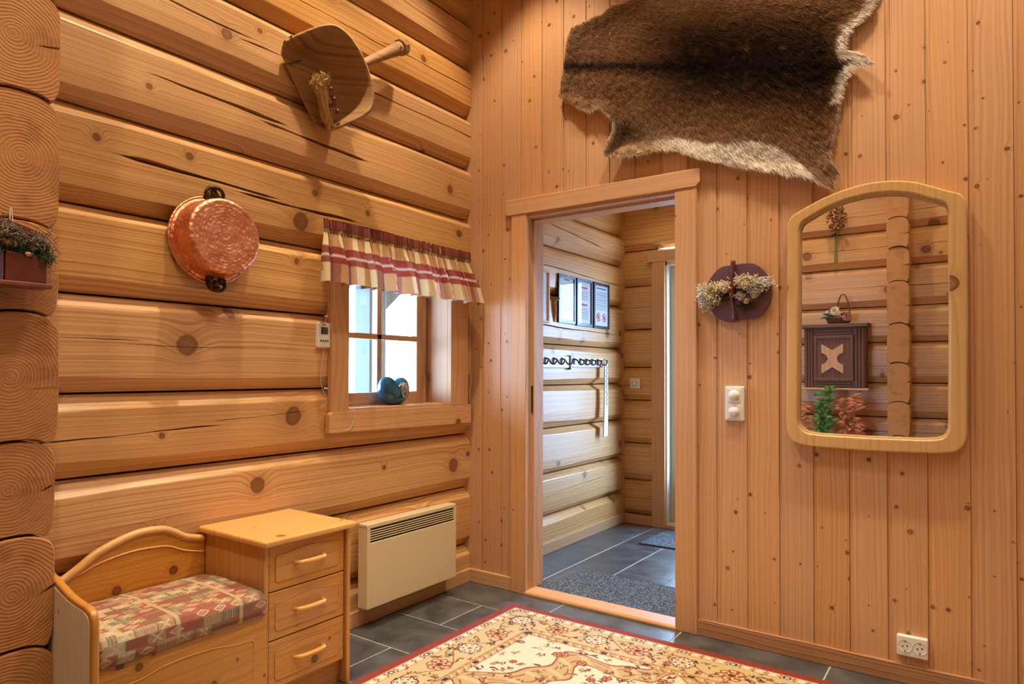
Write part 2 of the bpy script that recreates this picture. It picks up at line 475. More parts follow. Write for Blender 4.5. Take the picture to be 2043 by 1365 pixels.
for i in range(len(JZ) - 1):
    a, b = JZ[i], JZ[i + 1]
    if i in (4, 5):
        put_log(wl, log_geo(-3.3, -0.985, a, b, PLW, i, CR[i]), M['log_y'], 0)
        put_log(wl, log_geo(-0.125, 0.02, a, b, PLW, i + 50, ()), M['log_y'], 0)
    elif i == 3:
        put_log(wl, log_geo(-3.3, -1.0, a, b, PLW, i, CR[i]), M['log_y'], 0)
        put_log(wl, log_geo(-1.0, 0.02, a, 1.02, PLW, i, (), ct=0), M['log_y'], 0)
    else:
        put_log(wl, log_geo(-3.3, 0.02, a, b, PLW, i, CR[i]), M['log_y'], 0)
add('log_backing', join(box(-0.205, -0.07, -3.3, -1.0, -0.05, 3.95), box(-0.205, -0.07, -0.12, 0.02, -0.05, 3.95), box(-0.205, -0.07, -1.0, -0.12, -0.05, 1.0), box(-0.205, -0.07, -1.0, -0.12, 1.78, 3.95)), M['dark'], wl)

# crossing log ends that stick out of the walls
def log_end_outline(zb, zt, hw, seed, arch=0.058):
    """rounded block with an arched crown, its foot scribed over the crown of the log below"""
    r = random.Random(seed)
    crown = lambda a: arch * (math.sqrt(max(0.0, 1 - min(1, abs(a / hw)) ** 2.6)) - 1)
    o = []
    e0 = 0.74
    for k in range(13):
        a = -e0 + 2 * e0 * k / 12
        o.append((a * hw, zb + crown(a * hw) + 0.0035))
    zc0 = zb + crown(e0 * hw)
    s1 = r.uniform(0.97, 1.03)
    o += [(hw * 0.84 * s1, zc0 + 0.006), (hw * 0.96 * s1, zc0 + 0.030), (hw * s1, zc0 + 0.062)]
    mid = (zb + zt) / 2 + r.uniform(-0.035, 0.02)
    cut = r.random() < 0.75
    if cut: o += [(hw * 1.01 * s1, mid - 0.016), (hw * 1.012 * s1, mid - 0.004), (hw * r.uniform(0.25, 0.6), mid - 0.014 + r.uniform(-.012, .012)), (hw * 1.012 * s1, mid + 0.005), (hw * 1.01 * s1, mid + 0.02)]
    else: o += [(hw * 1.01 * s1, mid)]
    for k in range(17):
        a = math.cos(k / 16 * PI)
        a = math.copysign(abs(a) ** 0.8, a)
        o.append((a * hw * (s1 if a > 0.9 else 1), zt + crown(a * hw)))
    o += [(-hw, mid), (-hw, zc0 + 0.062), (-hw * 0.96, zc0 + 0.030), (-hw * 0.84, zc0 + 0.006)]
    return o

def log_stub(parent, c, zs, hw, x0, x1, axis, seed, mat, side=1):
    for i in range(len(zs) - 1):
        zb, zt = zs[i], zs[i + 1]
        o = log_end_outline(zb, zt - 0.003, hw, seed + i)
        zc = (zb + zt) / 2
        n = len(o); V = []; Fc = []
        prot = random.Random(seed * 3 + i).uniform(-0.006, 0.008)
        for (t, k) in ((x0, 1.0), (x1 + prot - 0.006, 1.0), (x1 + prot, 0.965)):
            for (a, z) in o:
                aa = side * a * k; zz = zc + (z - zc) * (1 - (1 - k) * 0.6)
                V.append((t, c + aa, zz) if axis == 'x' else (c + aa, t, zz))
        for j in range(2):
            for k in range(n): Fc.append((j * n + k, j * n + (k + 1) % n, (j + 1) * n + (k + 1) % n, (j + 1) * n + k))
        Fc.append(tuple(range(2 * n, 3 * n)))
        lg = add('log_end', (V, Fc), mat, parent, org=(x1, c - 0.01 * side, zc) if axis == 'x' else (c, x1, zc))
st1 = thing('wall_crossing_stub', 'column of sawn log ends beside the pine bench', 'log wall', (0, -2.3, 0), kind='structure')
log_stub(st1, -2.298, [-0.03, 0.12, 0.415, 0.733, 1.003, 1.374, 1.634, 2.005, 2.31, 2.60, 2.92, 3.22, 3.55, 3.95], 0.100, -0.05, 0.20, 'x', 11, M['end'])

FW = -3.29
PFW = lambda s, n, z: (s, FW + n, z)
wf = thing('wall_front', 'log wall behind the camera seen in the pine mirror', 'wall', (0, FW, 0), kind='structure')
for i in range(len(JZ) - 1):
    r = random.Random(i + 300); z1 = (JZ[i] + JZ[i + 1]) / 2 + r.uniform(-.04, .04)
    put_log(wf, log_geo(-0.05, 4.25, JZ[i], JZ[i + 1], PFW, i + 200, [(z1, z1 + r.uniform(-.02, .02), r.uniform(0, .8), r.uniform(2.0, 4.0), 0.004)], step=0.05), M['log_x'], 0)
st2 = thing('wall_front_stub', 'column of log ends reflected in the pine mirror', 'log wall', (1.87, FW, 0), kind='structure')
log_stub(st2, 1.875, [0.0, 0.2, 0.46, 0.709, 0.98, 1.294, 1.608, 1.947, 2.221, 2.459, 2.75, 3.05, 3.4, 3.95], 0.078, FW - 0.05, FW + 0.15, 'y', 31, M['end_y'])

# ------------------------------------------------------------------ panelled wall
PW, PB = 0.1353, 0.0826
DX0, DX1, DZ = 0.395, 1.248, 2.066       # door opening
wb = thing('wall_back', 'tall wall of upright knotty pine panelling', 'wall', kind='structure')
add('wall_core', join(box(-0.06, DX0 - 0.005, 0.02, 0.125, 0, CEIL), box(DX1 + 0.005, 4.25, 0.02, 0.125, 0, CEIL), box(DX0 - 0.005, DX1 + 0.005, 0.02, 0.125, DZ + 0.005, CEIL)), M['plank'], wb)
def plank_geo(x0, wdt, z0, z1):
    o = [(x0 + 0.0004, 0.021), (x0 + 0.0004, 0.0055), (x0 + 0.0125, 0.0055), (x0 + 0.017, 0.0), (x0 + wdt - 0.0025, 0.0), (x0 + wdt - 0.0006, 0.0022), (x0 + wdt - 0.0006, 0.021)]
    return prism(o, 'z', z0, z1)
full = None; top = None
for i in range(31):
    x0 = PB + PW * i
    above = 2 <= i <= 8
    src = top if above else full
    if src is None:
        o = add('plank', plank_geo(x0, PW, DZ + 0.03 if above else 0.0, CEIL), M['plank'], wb, org=(x0, 0, 0))
        if above: top = o
        else: full = o
        WOx = x0
    else:
        o = src.copy(); COL.objects.link(o); o.location = (x0, 0, 0); WO[o.name] = Vector((x0, 0, 0))
add('plank', prism([(-0.06, 0.021), (-0.06, 0.0), (PB - 0.003, 0.0), (PB - 0.0006, 0.0022), (PB - 0.0006, 0.021)], 'z', 0, CEIL), M['plank'], wb)

# remaining shell
M['bounce_white'] = plain('bounce_white_boards', srgb(226, 218, 204), 0.7, var=0.06, vscale=4)  # pale colour invented for these unseen surfaces to cut orange bounce light
wr = tag(add('wall_right', box(4.2, 4.3, FW - 0.1, 0.13, 0, CEIL), M['bounce_white']), 'unseen wall to the right, made pale for neutral bounce light', 'wall', kind='structure')
M['ceil'] = wood('ceiling_wood', srgb(222, 168, 112), srgb(192, 132, 80), PK, 'Y', 'X', freq=30, kscale=4, ksize=0.05, band=0.4)
tag(add('ceiling', box(-0.2, 4.3, FW - 0.2, 0.13, CEIL, CEIL + 0.1), M['bounce_white']), 'unseen ceiling above the hallway, made pale for neutral bounce light', 'ceiling', kind='structure')

# ------------------------------------------------------------------ floor of slate tiles
t = NT('slate_tile')
vec, xyz = t.coords(); oi = t.new('ShaderNodeObjectInfo').outputs['Random']
off = t.new('ShaderNodeVectorMath', operation='ADD'); t.l.new(vec, off.inputs[0]); t.l.new(t.comb(t.math('MULTIPLY', oi, 31), t.math('MULTIPLY', oi, 17), 0), off.inputs[1])
n1 = t.noise(off.outputs[0], 7, 4, 0.6); n2 = t.noise(off.outputs[0], 90, 3, 0.6)
c = t.mix(t.step(n1, 0.3, 0.72), srgb(62, 63, 64), srgb(92, 92, 92))
c = t.mix(t.math('MULTIPLY', t.step(n2, 0.55, 0.75), 0.35), c, srgb(112, 110, 106))
hv = t.new('ShaderNodeHueSaturation'); t.set(hv.inputs['Value'], t.math('ADD', 0.88, t.math('MULTIPLY', oi, 0.22))); t.l.new(c, hv.inputs['Color'])
t.base(hv.outputs[0]); t.set(t.b.inputs['Roughness'], t.math('ADD', 0.24, t.math('MULTIPLY', n1, 0.16))); t.bump(t.math('ADD', n1, t.math('MULTIPLY', n2, 0.4)), 0.12, 0.002)
M['tile'] = t.m
M['grout'] = plain('pale_grout', srgb(196, 190, 176), 0.9, var=0.2, vscale=60)
fl = tag(add('floor', join(box(-0.02, 4.25, FW - 0.05, 0.06, -0.06, -0.0015)), M['grout']), 'dark slate tiled floor with pale grout', 'floor', kind='structure')
def tile(parent, x0, x1, y0, y1):
    g = 0.003
    o = add('tile', box(x0 + g, x1 - g, y0 + g, y1 - g, -0.012, 0.0), M['tile'], parent, org=((x0 + x1) / 2, (y0 + y1) / 2, 0), bevel=0.001, bseg=1)
rows = [0.02, -0.285] + [-0.285 - 0.325 * k for k in range(1, 10)]
for k in range(len(rows) - 1):
    y1, y0 = rows[k], max(rows[k + 1], FW)
    if y0 >= y1: continue
    xs = [-0.02] + [x for x in [(0.015 if k % 2 == 0 else 0.31) + 0.63 * j for j in range(8)] if x > 0.08] + [4.2]
    for a, b in zip(xs[:-1], xs[1:]):
        if b - a > 0.02: tile(fl, a, b, y0, y1)

# entry hall floor
hf = tag(add('floor_entry', box(0.0, 2.2, 0.06, 2.0, -0.06, -0.0015), M['grout']), 'slate tiled floor of the entry beyond the doorway', 'floor', kind='structure')
cols_h = [(0.04, 0.335, [0.05, 0.50, 1.07, 1.64, 1.96]), (0.335, 0.63, [0.05, 0.28, 0.748, 1.21, 1.67, 1.96]), (0.63, 0.95, [0.05, 0.22, 0.68, 1.28, 1.96]), (0.95, 1.27, [0.05, 0.5, 1.0, 1.5, 1.96]), (1.27, 1.59, [0.12, 0.3, 0.9, 1.5, 1.96]), (1.59, 1.91, [0.12, 0.6, 1.2, 1.96]), (1.91, 2.2, [0.12, 0.8, 1.4, 1.96])]
for a, b, ys in cols_h:
    for y0, y1 in zip(ys[:-1], ys[1:]): tile(hf, a, b, y0, y1)

# ------------------------------------------------------------------ baseboards, doorway
def bb(name, geo, mat, label):
    o = add(name, geo, mat, bevel=0.003, bseg=2)
    return tag(o, label, 'baseboard', kind='structure')
bb('baseboard_left', box(0.0, 0.016, -2.2, 0.0, 0, 0.074), M['trim_y'], 'pine baseboard under the log wall and heater')
bb('baseboard_corner', box(0.016, 0.302, -0.014, 0.004, 0, 0.074), M['trim_x'], 'short pine baseboard between corner and doorway')
bb('baseboard_back', box(1.347, 4.2, -0.014, 0.004, 0, 0.074), M['trim_dk'], 'long pine baseboard under the mirror wall')
d1 = thing('door_1', 'pine cased open doorway into the entry', 'doorway', (0.82, 0.05, 0), kind='structure')
add('casing', box(0.302, DX0 + 0.006, -0.018, 0.004, 0, 2.072), M['trim_z'], d1, bevel=0.003)
add('casing', box(DX1 - 0.004, 1.348, -0.018, 0.004, 0, 2.066), M['trim_z'], d1, bevel=0.003)
add('head_casing', prism([(0.278, 2.072), (0.262, 2.088), (0.262, 2.158), (1.366, 2.150), (1.366, 2.086), (1.346, 2.066)], 'y', -0.022, 0.004), M['trim_x'], d1, bevel=0.003)
add('jamb', box(DX0 - 0.02, DX0, -0.006, 0.15, 0.0, DZ), M['trim_z'], d1, bevel=0.002)
add('jamb', box(DX1, DX1 + 0.02, -0.006, 0.15, 0.0, DZ), M['trim_z'], d1, bevel=0.002)
add('head_jamb', box(DX0 - 0.02, DX1 + 0.02, -0.006, 0.15, DZ - 0.012, DZ + 0.01), M['trim_x'], d1, bevel=0.002)
add('door_stop', join(box(DX0, DX0 + 0.012, 0.055, 0.15, 0.02, DZ - 0.012), box(DX1 - 0.010, DX1, 0.055, 0.15, 0.02, DZ - 0.012), box(DX0, DX1, 0.055, 0.15, DZ - 0.024, DZ - 0.010)), M['trim_z'], d1, bevel=0.0015)
add('threshold', prism([(-0.022, 0.0), (-0.022, 0.010), (-0.014, 0.018), (0.03, 0.021), (0.085, 0.021), (0.085, 0.0)], 'x', DX0, DX1), M['trim_xh'], d1, bevel=0.002)
M['steel'] = plain('brushed_steel', srgb(120, 116, 110), 0.35, 1.0)
M['brass_dark'] = plain('aged_brass', srgb(92, 70, 40), 0.45, 1.0)
add('strike_plate', box(DX1 - 0.0015, DX1 + 0.001, 0.015, 0.04, 0.98, 1.10), M['brass_dark'], d1)
add('hinge', box(DX0 - 0.001, DX0 + 0.006, 0.045, 0.058, 0.98, 1.13), M['brass_dark'], d1)
add('hinge', box(DX1 - 0.006, DX1 + 0.001, 0.045, 0.058, 0.22, 0.30), M['brass_dark'], d1)
add('hinge', box(DX1 - 0.006, DX1 + 0.001, 0.045, 0.058, 1.50, 1.58), M['brass_dark'], d1)

# ------------------------------------------------------------------ entry room shell
HX, HY = 0.05, 1.93
we = thing('wall_entry_left', 'log wall of the entry with coat rack and notices', 'wall', (HX, 1, 0), kind='structure')
HJ = [-0.08, 0.235, 0.52, 0.825, 1.118, 1.40, 1.74, 2.07, 2.317, 2.62]
PE = lambda s, n, z: (HX + n, s, z)
HC = {1: [(0.36, 0.42, 0.1, 1.7, 0.003)], 3: [(0.93, 1.02, 0.3, 1.3, 0.006), (0.96, 1.0, 1.2, 1.95, 0.004)], 4: [(1.27, 1.25, 0.3, 1.6, 0.0025)], 6: [(1.93, 1.90, 0.3, 1.95, 0.008)], 5: [(1.53, 1.50, 0.2, 1.9, 0.008)], 7: [(2.25, 2.16, 0.2, 1.6, 0.009)]}
for i in range(len(HJ) - 1):
    put_log(we, log_geo(0.10, HY + 0.02, HJ[i], HJ[i + 1], PE, i + 400, HC.get(i, ()), cb=0.045, ct=0.04), M['log_y'], 0)
wy = thing('wall_entry_back', 'far log wall of the entry with the dimmer', 'wall', (0.2, HY, 0), kind='structure')
PY_ = lambda s, n, z: (s, HY - n, z)
FJ = [-0.08, 0.066, 0.345, 0.64, 0.985, 1.25, 1.555, 1.905, 2.19, 2.62]
FC = {1: [(0.20, 0.21, -0.05, 0.33, 0.004)], 3: [(0.83, 0.84, -0.05, 0.33, 0.005)], 4: [(1.10, 1.105, -0.05, 0.33, 0.006)], 6: [(1.72, 1.73, -0.05, 0.33, 0.004)]}
for i in range(len(FJ) - 1):
    if FJ[i] < 2.0:
        put_log(wy, log_geo(-0.1, 0.33, FJ[i], FJ[i + 1], PY_, i + 500, FC.get(i, ()), cb=0.05, ct=0.045), M['log_x'], 0)
        put_log(wy, log_geo(1.25, 2.3, FJ[i], FJ[i + 1], PY_, i + 520, (), cb=0.05, ct=0.045), M['log_x'], 0)
    else:
        put_log(wy, log_geo(-0.1, 2.3, FJ[i], FJ[i + 1], PY_, i + 500, (), cb=0.05, ct=0.045), M['log_x'], 0)
tag(add('ceiling_entry', box(-0.1, 2.4, 0.12, 2.2, 2.60, 2.7), M['ceil']), 'pine ceiling of the entry', 'ceiling', kind='structure')
bb('baseboard_entry_left', box(HX, HX + 0.018, 0.15, HY, 0, 0.075), M['trim_y'], 'pine baseboard along the entry log wall')
bb('baseboard_entry_back', box(HX + 0.018, 0.30, HY - 0.018, HY, 0, 0.075), M['trim_x'], 'short baseboard below the entry dimmer')
# outer glazed door in the entry's right wall (daylight)
M['white'] = plain('white_paint', srgb(232, 228, 220), 0.45)
M['pane'] = glass('clear_pane')
tag(add('wall_entry_right', box(2.15, 2.3, 0.10, 2.1, 0, 2.6), M['log_y']), 'side wall of the entry out of view', 'wall', kind='structure')
# inner door in the far wall
d2 = thing('door_2', 'pine cased glazed outer door at the far end of the entry', 'door', (0.75, HY, 0), kind='structure')
add('casing', box(0.305, 0.412, HY - 0.03, HY + 0.01, 0, 2.075), M['trim_z'], d2, bevel=0.003)
add('casing', box(1.22, 1.32, HY - 0.03, HY + 0.01, 0, 2.075), M['trim_z'], d2, bevel=0.003)
add('head_casing', box(0.27, 1.35, HY - 0.034, HY + 0.01, 2.075, 2.165), M['trim_x'], d2, bevel=0.003)
add('jamb', box(0.395, 0.425, HY - 0.01, HY + 0.19, 0.0, 2.07), M['white'], d2)
add('jamb', box(1.205, 1.24, HY - 0.01, HY + 0.19, 0.0, 2.07), M['white'], d2)
add('head_jamb', box(0.395, 1.24, HY - 0.01, HY + 0.19, 2.045, 2.08), M['white'], d2)
M['cream'] = plain('cream_paint', srgb(226, 214, 182), 0.5)
lf = add('leaf', join(box(0.425, 0.50, HY + 0.06, HY + 0.10, 0.03, 2.045), box(1.13, 1.205, HY + 0.06, HY + 0.10, 0.03, 2.045), box(0.50, 1.13, HY + 0.06, HY + 0.10, 0.03, 0.40), box(0.50, 1.13, HY + 0.06, HY + 0.10, 1.98, 2.045)), M['cream'], d2, bevel=0.003)
add('pane', box(0.50, 1.13, HY + 0.078, HY + 0.082, 0.40, 1.98), M['pane'], lf)
add('sill', box(0.40, 1.22, HY - 0.02, HY + 0.19, -0.005, 0.025), M['trim_xh'], d2, bevel=0.002)

# ------------------------------------------------------------------ window
WY0, WY1, WZ0, WZ1, WD = -0.935, -0.205, 1.035, 1.735, -0.14
wn = thing('window_1', 'small four-pane pine window in the log wall', 'window', (0, -0.565, WZ0), kind='structure')
add('casing', box(0.0, 0.030, -1.036, WY0, 1.02, 1.83), M['trim_z'], wn, bevel=0.003)
add('casing', box(0.0, 0.030, WY1, -0.055, 1.02, 1.83), M['trim_z'], wn, bevel=0.003)
add('head_casing', box(0.0, 0.034, -1.05, -0.04, WZ1, 1.84), M['trim_y'], wn, bevel=0.003)
add('apron', prism([(-1.05, 0.925), (-0.03, 0.915), (-0.03, 1.018), (-1.035, 1.022), (-1.05, 1.01)], 'x', -0.002, 0.034), M['trim_y'], wn, bevel=0.003)
add('window_sill', box(-0.17, 0.032, WY0 - 0.01, WY1 + 0.01, 1.008, WZ0), M['trim_y'], wn, bevel=0.003)
add('reveal', box(-0.2, 0.0, WY0 - 0.02, WY0, WZ0, WZ1), M['trim_z'], wn)
add('reveal', box(-0.2, 0.0, WY1, WY1 + 0.02, WZ0, WZ1), M['trim_z'], wn)
add('reveal', box(-0.2, 0.0, WY0 - 0.02, WY1 + 0.02, WZ1, WZ1 + 0.02), M['trim_y'], wn)
GY0, GY1, GZ0, GZ1 = -0.845, -0.300, 1.098, 1.685
def sash_bar(y0, y1, z0, z1, x0=WD - 0.04, x1=WD, name='sash_rail'):
    add(name, box(x0, x1, y0, y1, z0, z1), M['trim_z'] if z1 - z0 > y1 - y0 else M['trim_y'], wn, bevel=0.003)
sash_bar(WY0, GY0, WZ0, WZ1, name='sash_stile'); sash_bar(GY1, WY1 - 0.02, WZ0, WZ1, name='sash_stile')
sash_bar(GY0, GY1, WZ0, GZ0); sash_bar(GY0, GY1, GZ1, WZ1)
sash_bar(WY1 - 0.018, WY1, WZ0, WZ1, WD - 0.05, WD - 0.012, name='frame_stile')
MY, MZ = -0.582, 1.388
M['muntin'] = plain('pale_blue_grey_muntin', srgb(150, 150, 160), 0.5)
sash_bar(MY - 0.016, MY + 0.016, GZ0, GZ1, name='muntin'); sash_bar(GY0, GY1, MZ - 0.014, MZ + 0.014, name='muntin')
for (a, b) in ((GY0, MY - 0.016), (MY + 0.016, GY1)):
    for (c_, d_) in ((GZ0, MZ - 0.014), (MZ + 0.014, GZ1)):
        add('pane', box(WD - 0.026, WD - 0.022, a, b, c_, d_), M['pane'], wn)
for z in (1.18, 1.60):
    y = WY1 - 0.012
    hk = [(WD + 0.002, y - 0.014, z + 0.03), (WD + 0.012, y - 0.012, z + 0.028), (WD + 0.016, y - 0.004, z + 0.01), (WD + 0.014, y + 0.002, z - 0.012), (WD + 0.022, y - 0.004, z - 0.026), (WD + 0.026, y - 0.014, z - 0.02), (WD + 0.024, y - 0.012, z - 0.006)]
    add('casement_hook', tube(spline(hk, 5), 0.0022, 6), M['steel'], wn, smooth=True)

# outside: porch post, beam and snow
M['snow'] = plain('snow', (0.88, 0.9, 0.93, 1), 0.8)
tag(add('ground', box(-14, 14, -14, 16, -0.3, -0.1), M['snow']), 'snowy ground outside the house', 'ground', kind='structure')
M['grey_wood'] = wood('weathered_post_wood', srgb(70, 68, 66), srgb(52, 50, 50), srgb(80, 80, 90), 'Z', 'Y', freq=30, kscale=3, ksize=0.03)
pp = thing('porch_post', 'weathered porch post outside the window', 'post', (-1.0, 0.16, -0.1))
add('post_shaft', box(-1.08, -0.93, 0.085, 0.235, -0.1, 2.3), M['grey_wood'], pp, bevel=0.006)
add('post_bracket', prism([(0.235, 1.62), (0.62, 1.95), (0.62, 2.3), (0.235, 2.3)], "x", -1.06, -0.95), M['grey_wood'], pp, bevel=0.004)
add('roof_boards', box(-2.4, -0.21, -3.0, 3.0, 2.42, 2.47), M['grey_wood'], pp)
add('post_beam', box(-1.10, -0.91, -1.4, 0.7, 1.78, 2.0), M['grey_wood'], pp, bevel=0.006)
# ------------------------------------------------------------------ ceiling downlights
M['lamp_ring'] = plain('white_lamp_ring', srgb(235, 232, 225), 0.4)
tE = NT('lamp_lens'); tE.b.inputs['Emission Color'].default_value = (*LAMP_COL, 1); tE.b.inputs['Emission Strength'].default_value = 8
LAMP_AT = ['above the corner by the doorway', 'above the copper pan', 'behind the log end column', 'above the doorway', 'above the mirror', 'at the far right of the panelled wall', 'added as fill over the rug', 'added as fill over the right of the room', 'above the mirrored wall cabinet', 'by the right wall']
for (x, y, k, sz, bl_), at_ in zip(LAMPS, LAMP_AT):
    t_ = thing('downlight', 'recessed ceiling downlight ' + at_, 'lamp', (x, y, CEIL), 'ceiling downlights')
    add('trim_ring', lathe([(0.035, -0.004), (0.045, -0.006), (0.05, 0.0), (0.035, 0.002)], (x, y, CEIL), (0, 0, 1), 24), M['lamp_ring'], t_, smooth=True)
    add('lens', lathe([(0.0, -0.001), (0.034, -0.001)], (x, y, CEIL), (0, 0, 1), 20), tE.m, t_)
    d = bpy.data.lights.new('downlight_beam', 'SPOT'); d.energy = LAMP_W * k; d.color = LAMP_COL; d.spot_size = math.radians(sz); d.spot_blend = bl_; d.shadow_soft_size = 0.035
    o = bpy.data.objects.new('downlight_beam', d); COL.objects.link(o); o.location = (x, y, CEIL - 0.012)
# entry ceiling lamp
t_ = thing('entry_downlight', 'recessed downlight in the entry ceiling', 'lamp', (0.42, 1.62, 2.6))
add('trim_ring', lathe([(0.035, -0.004), (0.045, -0.006), (0.05, 0.0), (0.035, 0.002)], (0.42, 1.62, 2.6), (0, 0, 1), 24), M['lamp_ring'], t_, smooth=True)
add('lens', lathe([(0.0, -0.001), (0.034, -0.001)], (0.42, 1.62, 2.6), (0, 0, 1), 20), tE.m, t_)
d = bpy.data.lights.new('entry_beam', 'SPOT'); d.energy = 7; d.color = LAMP_COL; d.spot_size = math.radians(130); d.spot_blend = 0.6; d.shadow_soft_size = 0.04
o = bpy.data.objects.new('entry_beam', d); COL.objects.link(o); o.location = (0.42, 1.62, 2.588)

# ------------------------------------------------------------------ pine bench with drawers
bn = thing('telephone_bench', 'pine hall bench with three drawers beside the seat', 'bench', (0.2, -1.7, 0))
BX = 0.405
CY0, CY1 = -1.637, -1.262
add('side_panel', box(0.02, BX, CY0, CY0 + 0.018, 0.0, 0.598), M['pine_z'], bn, bevel=0.003)
add('side_panel', box(0.02, BX + 0.012, CY1 - 0.018, CY1, 0.0, 0.598), M['pine_z'], bn, bevel=0.004)
add('carcass', box(0.025, BX - 0.022, CY0 + 0.018, CY1 - 0.018, 0.09, 0.597), M['pine_y'], bn)
add('plinth', box(0.1, BX - 0.03, CY0 + 0.018, CY1 - 0.018, 0.0, 0.092), M['pine_y'], bn)
add('top', box(0.015, BX + 0.028, CY0 - 0.018, CY1 + 0.016, 0.598, 0.622), M['pine_top'], bn, bevel=0.009, bseg=4)
def panel_outline(y0, y1, z0, z1, arch, n=10):
    o = [(y0, z0), (y1, z0)]
    top_ = []
    for k in range(n + 1):
        u = k / n; y = y1 + (y0 - y1) * u
        b = math.exp(-((u - 0.5) / 0.26) ** 2)
        top_.append((y, z1 - arch + arch * b))
    return rounded(o, 0.012, 3)[:0] + o + top_
def bead(name, outline, x, parent, mat, r=0.0028):
    pts = [(x, p[0], p[1]) for p in outline]
    o = rounded([(p[1], p[2]) for p in pts], 0.012, 4)
    path = [(x, a, b) for a, b in o] + [(x, *o[0])]
    return add(name, tube(path, r, 6, cap=False), mat, parent, smooth=True)
DZS = [(0.435, 0.594), (0.265, 0.431), (0.094, 0.261)]
for (z0, z1) in DZS:
    dr = add('drawer', box(BX - 0.022, BX - 0.002, CY0 + 0.020, CY1 - 0.020, z0, z1), M['pine_y'], bn, bevel=0.004, bseg=3)
    po = panel_outline(CY0 + 0.047, CY1 - 0.047, z0 + 0.03, z1 - 0.026, 0.012)
    add('raised_field', prism(rounded(po, 0.012, 3), 'x', BX - 0.004, BX + 0.0005), M['pine_y'], dr, bevel=0.002)
    bead('bead', po, BX - 0.0015, dr, M['pine_y'], 0.003)
    zc = (z0 + z1) / 2 + 0.004; yc = (CY0 + CY1) / 2
    hp = spline([(BX - 0.002, yc - 0.062, zc - 0.002), (BX + 0.018, yc - 0.055, zc), (BX + 0.026, yc - 0.02, zc), (BX + 0.026, yc + 0.02, zc), (BX + 0.018, yc + 0.055, zc), (BX - 0.002, yc + 0.062, zc + 0.002)], 6)
    add('handle', tube(hp, [0.0085 if 3 < i < len(hp) - 4 else 0.007 for i in range(len(hp))], 10), M['pine_top'], dr, smooth=True)
# bench seat part
bk = spline([(-2.20, 0.53), (-2.135, 0.532), (-2.08, 0.560), (-2.007, 0.607), (-1.895, 0.643), (-1.809, 0.644), (-1.763, 0.628), (-1.717, 0.600), (-1.655, 0.583)], 6)
add('backrest', prism([(-2.20, 0.10)] + bk + [(-1.655 + 0.018, 0.10)][:0] + [(-1.640, 0.583), (-1.640, 0.10)], 'x', 0.018, 0.040), M['pine_y'], bn, bevel=0.004, bseg=3)
add('back_rail', tube([(0.034, a, b - 0.004) for a, b in bk] + [(0.034, -1.640, 0.579)], 0.014, 10), M['pine_top'], bn, smooth=True)
bi = spline([(-2.17, 0.525), (-2.119, 0.535), (-2.069, 0.545), (-2.009, 0.567), (-1.913, 0.583), (-1.828, 0.582), (-1.775, 0.574), (-1.719, 0.548), (-1.640, 0.527)], 5)
add('back_bead', tube([(0.040, a, b) for a, b in bi], 0.0035, 6), M['pine_top'], bn, smooth=True)
arm = spline([(0.02, 0.60), (0.10, 0.605), (0.18, 0.592), (0.248, 0.573), (0.30, 0.560), (0.36, 0.553), (0.41, 0.548), (0.436, 0.532), (0.442, 0.50)], 4)
add('arm_panel', prism([(0.02, 0.0)] + arm + [(0.442, 0.0)], 'y', -2.199, -2.177), M['pine_z'], bn, bevel=0.007, bseg=3)
M['pale_ply'] = wood('bare_pale_ply', srgb(224, 214, 190), srgb(204, 190, 162), srgb(90, 70, 50), 'Z', 'X', freq=30, kscale=6, ksize=0.02, kmiss=0.6, band=0.3, var=0.02)
add('arm_facing', prism([(0.03, 0.004)] + [(a - 0.012, b - 0.014) for a, b in arm] + [(0.43, 0.004)], 'y', -2.2005, -2.1985), M['pale_ply'], bn)
add('seat_board', box(0.035, 0.415, -2.178, CY0 + 0.001, 0.345, 0.370), M['pine_y'], bn, bevel=0.004)
fp = add('front_panel', box(0.398, 0.418, -2.178, CY0 + 0.001, 0.02, 0.352), M['pine_y'], bn, bevel=0.003)
po = [(-2.13, 0.06), (-1.685, 0.06), (-1.685, 0.300), (-1.75, 0.302), (-1.83, 0.318), (-1.91, 0.322), (-1.99, 0.318), (-2.06, 0.302), (-2.13, 0.300)]
add('raised_field', prism(rounded(po, 0.02, 4), 'x', 0.416, 0.4205), M['pine_y'], fp, bevel=0.002)
bead('bead', po, 0.4185, fp, M['pine_y'], 0.0032)

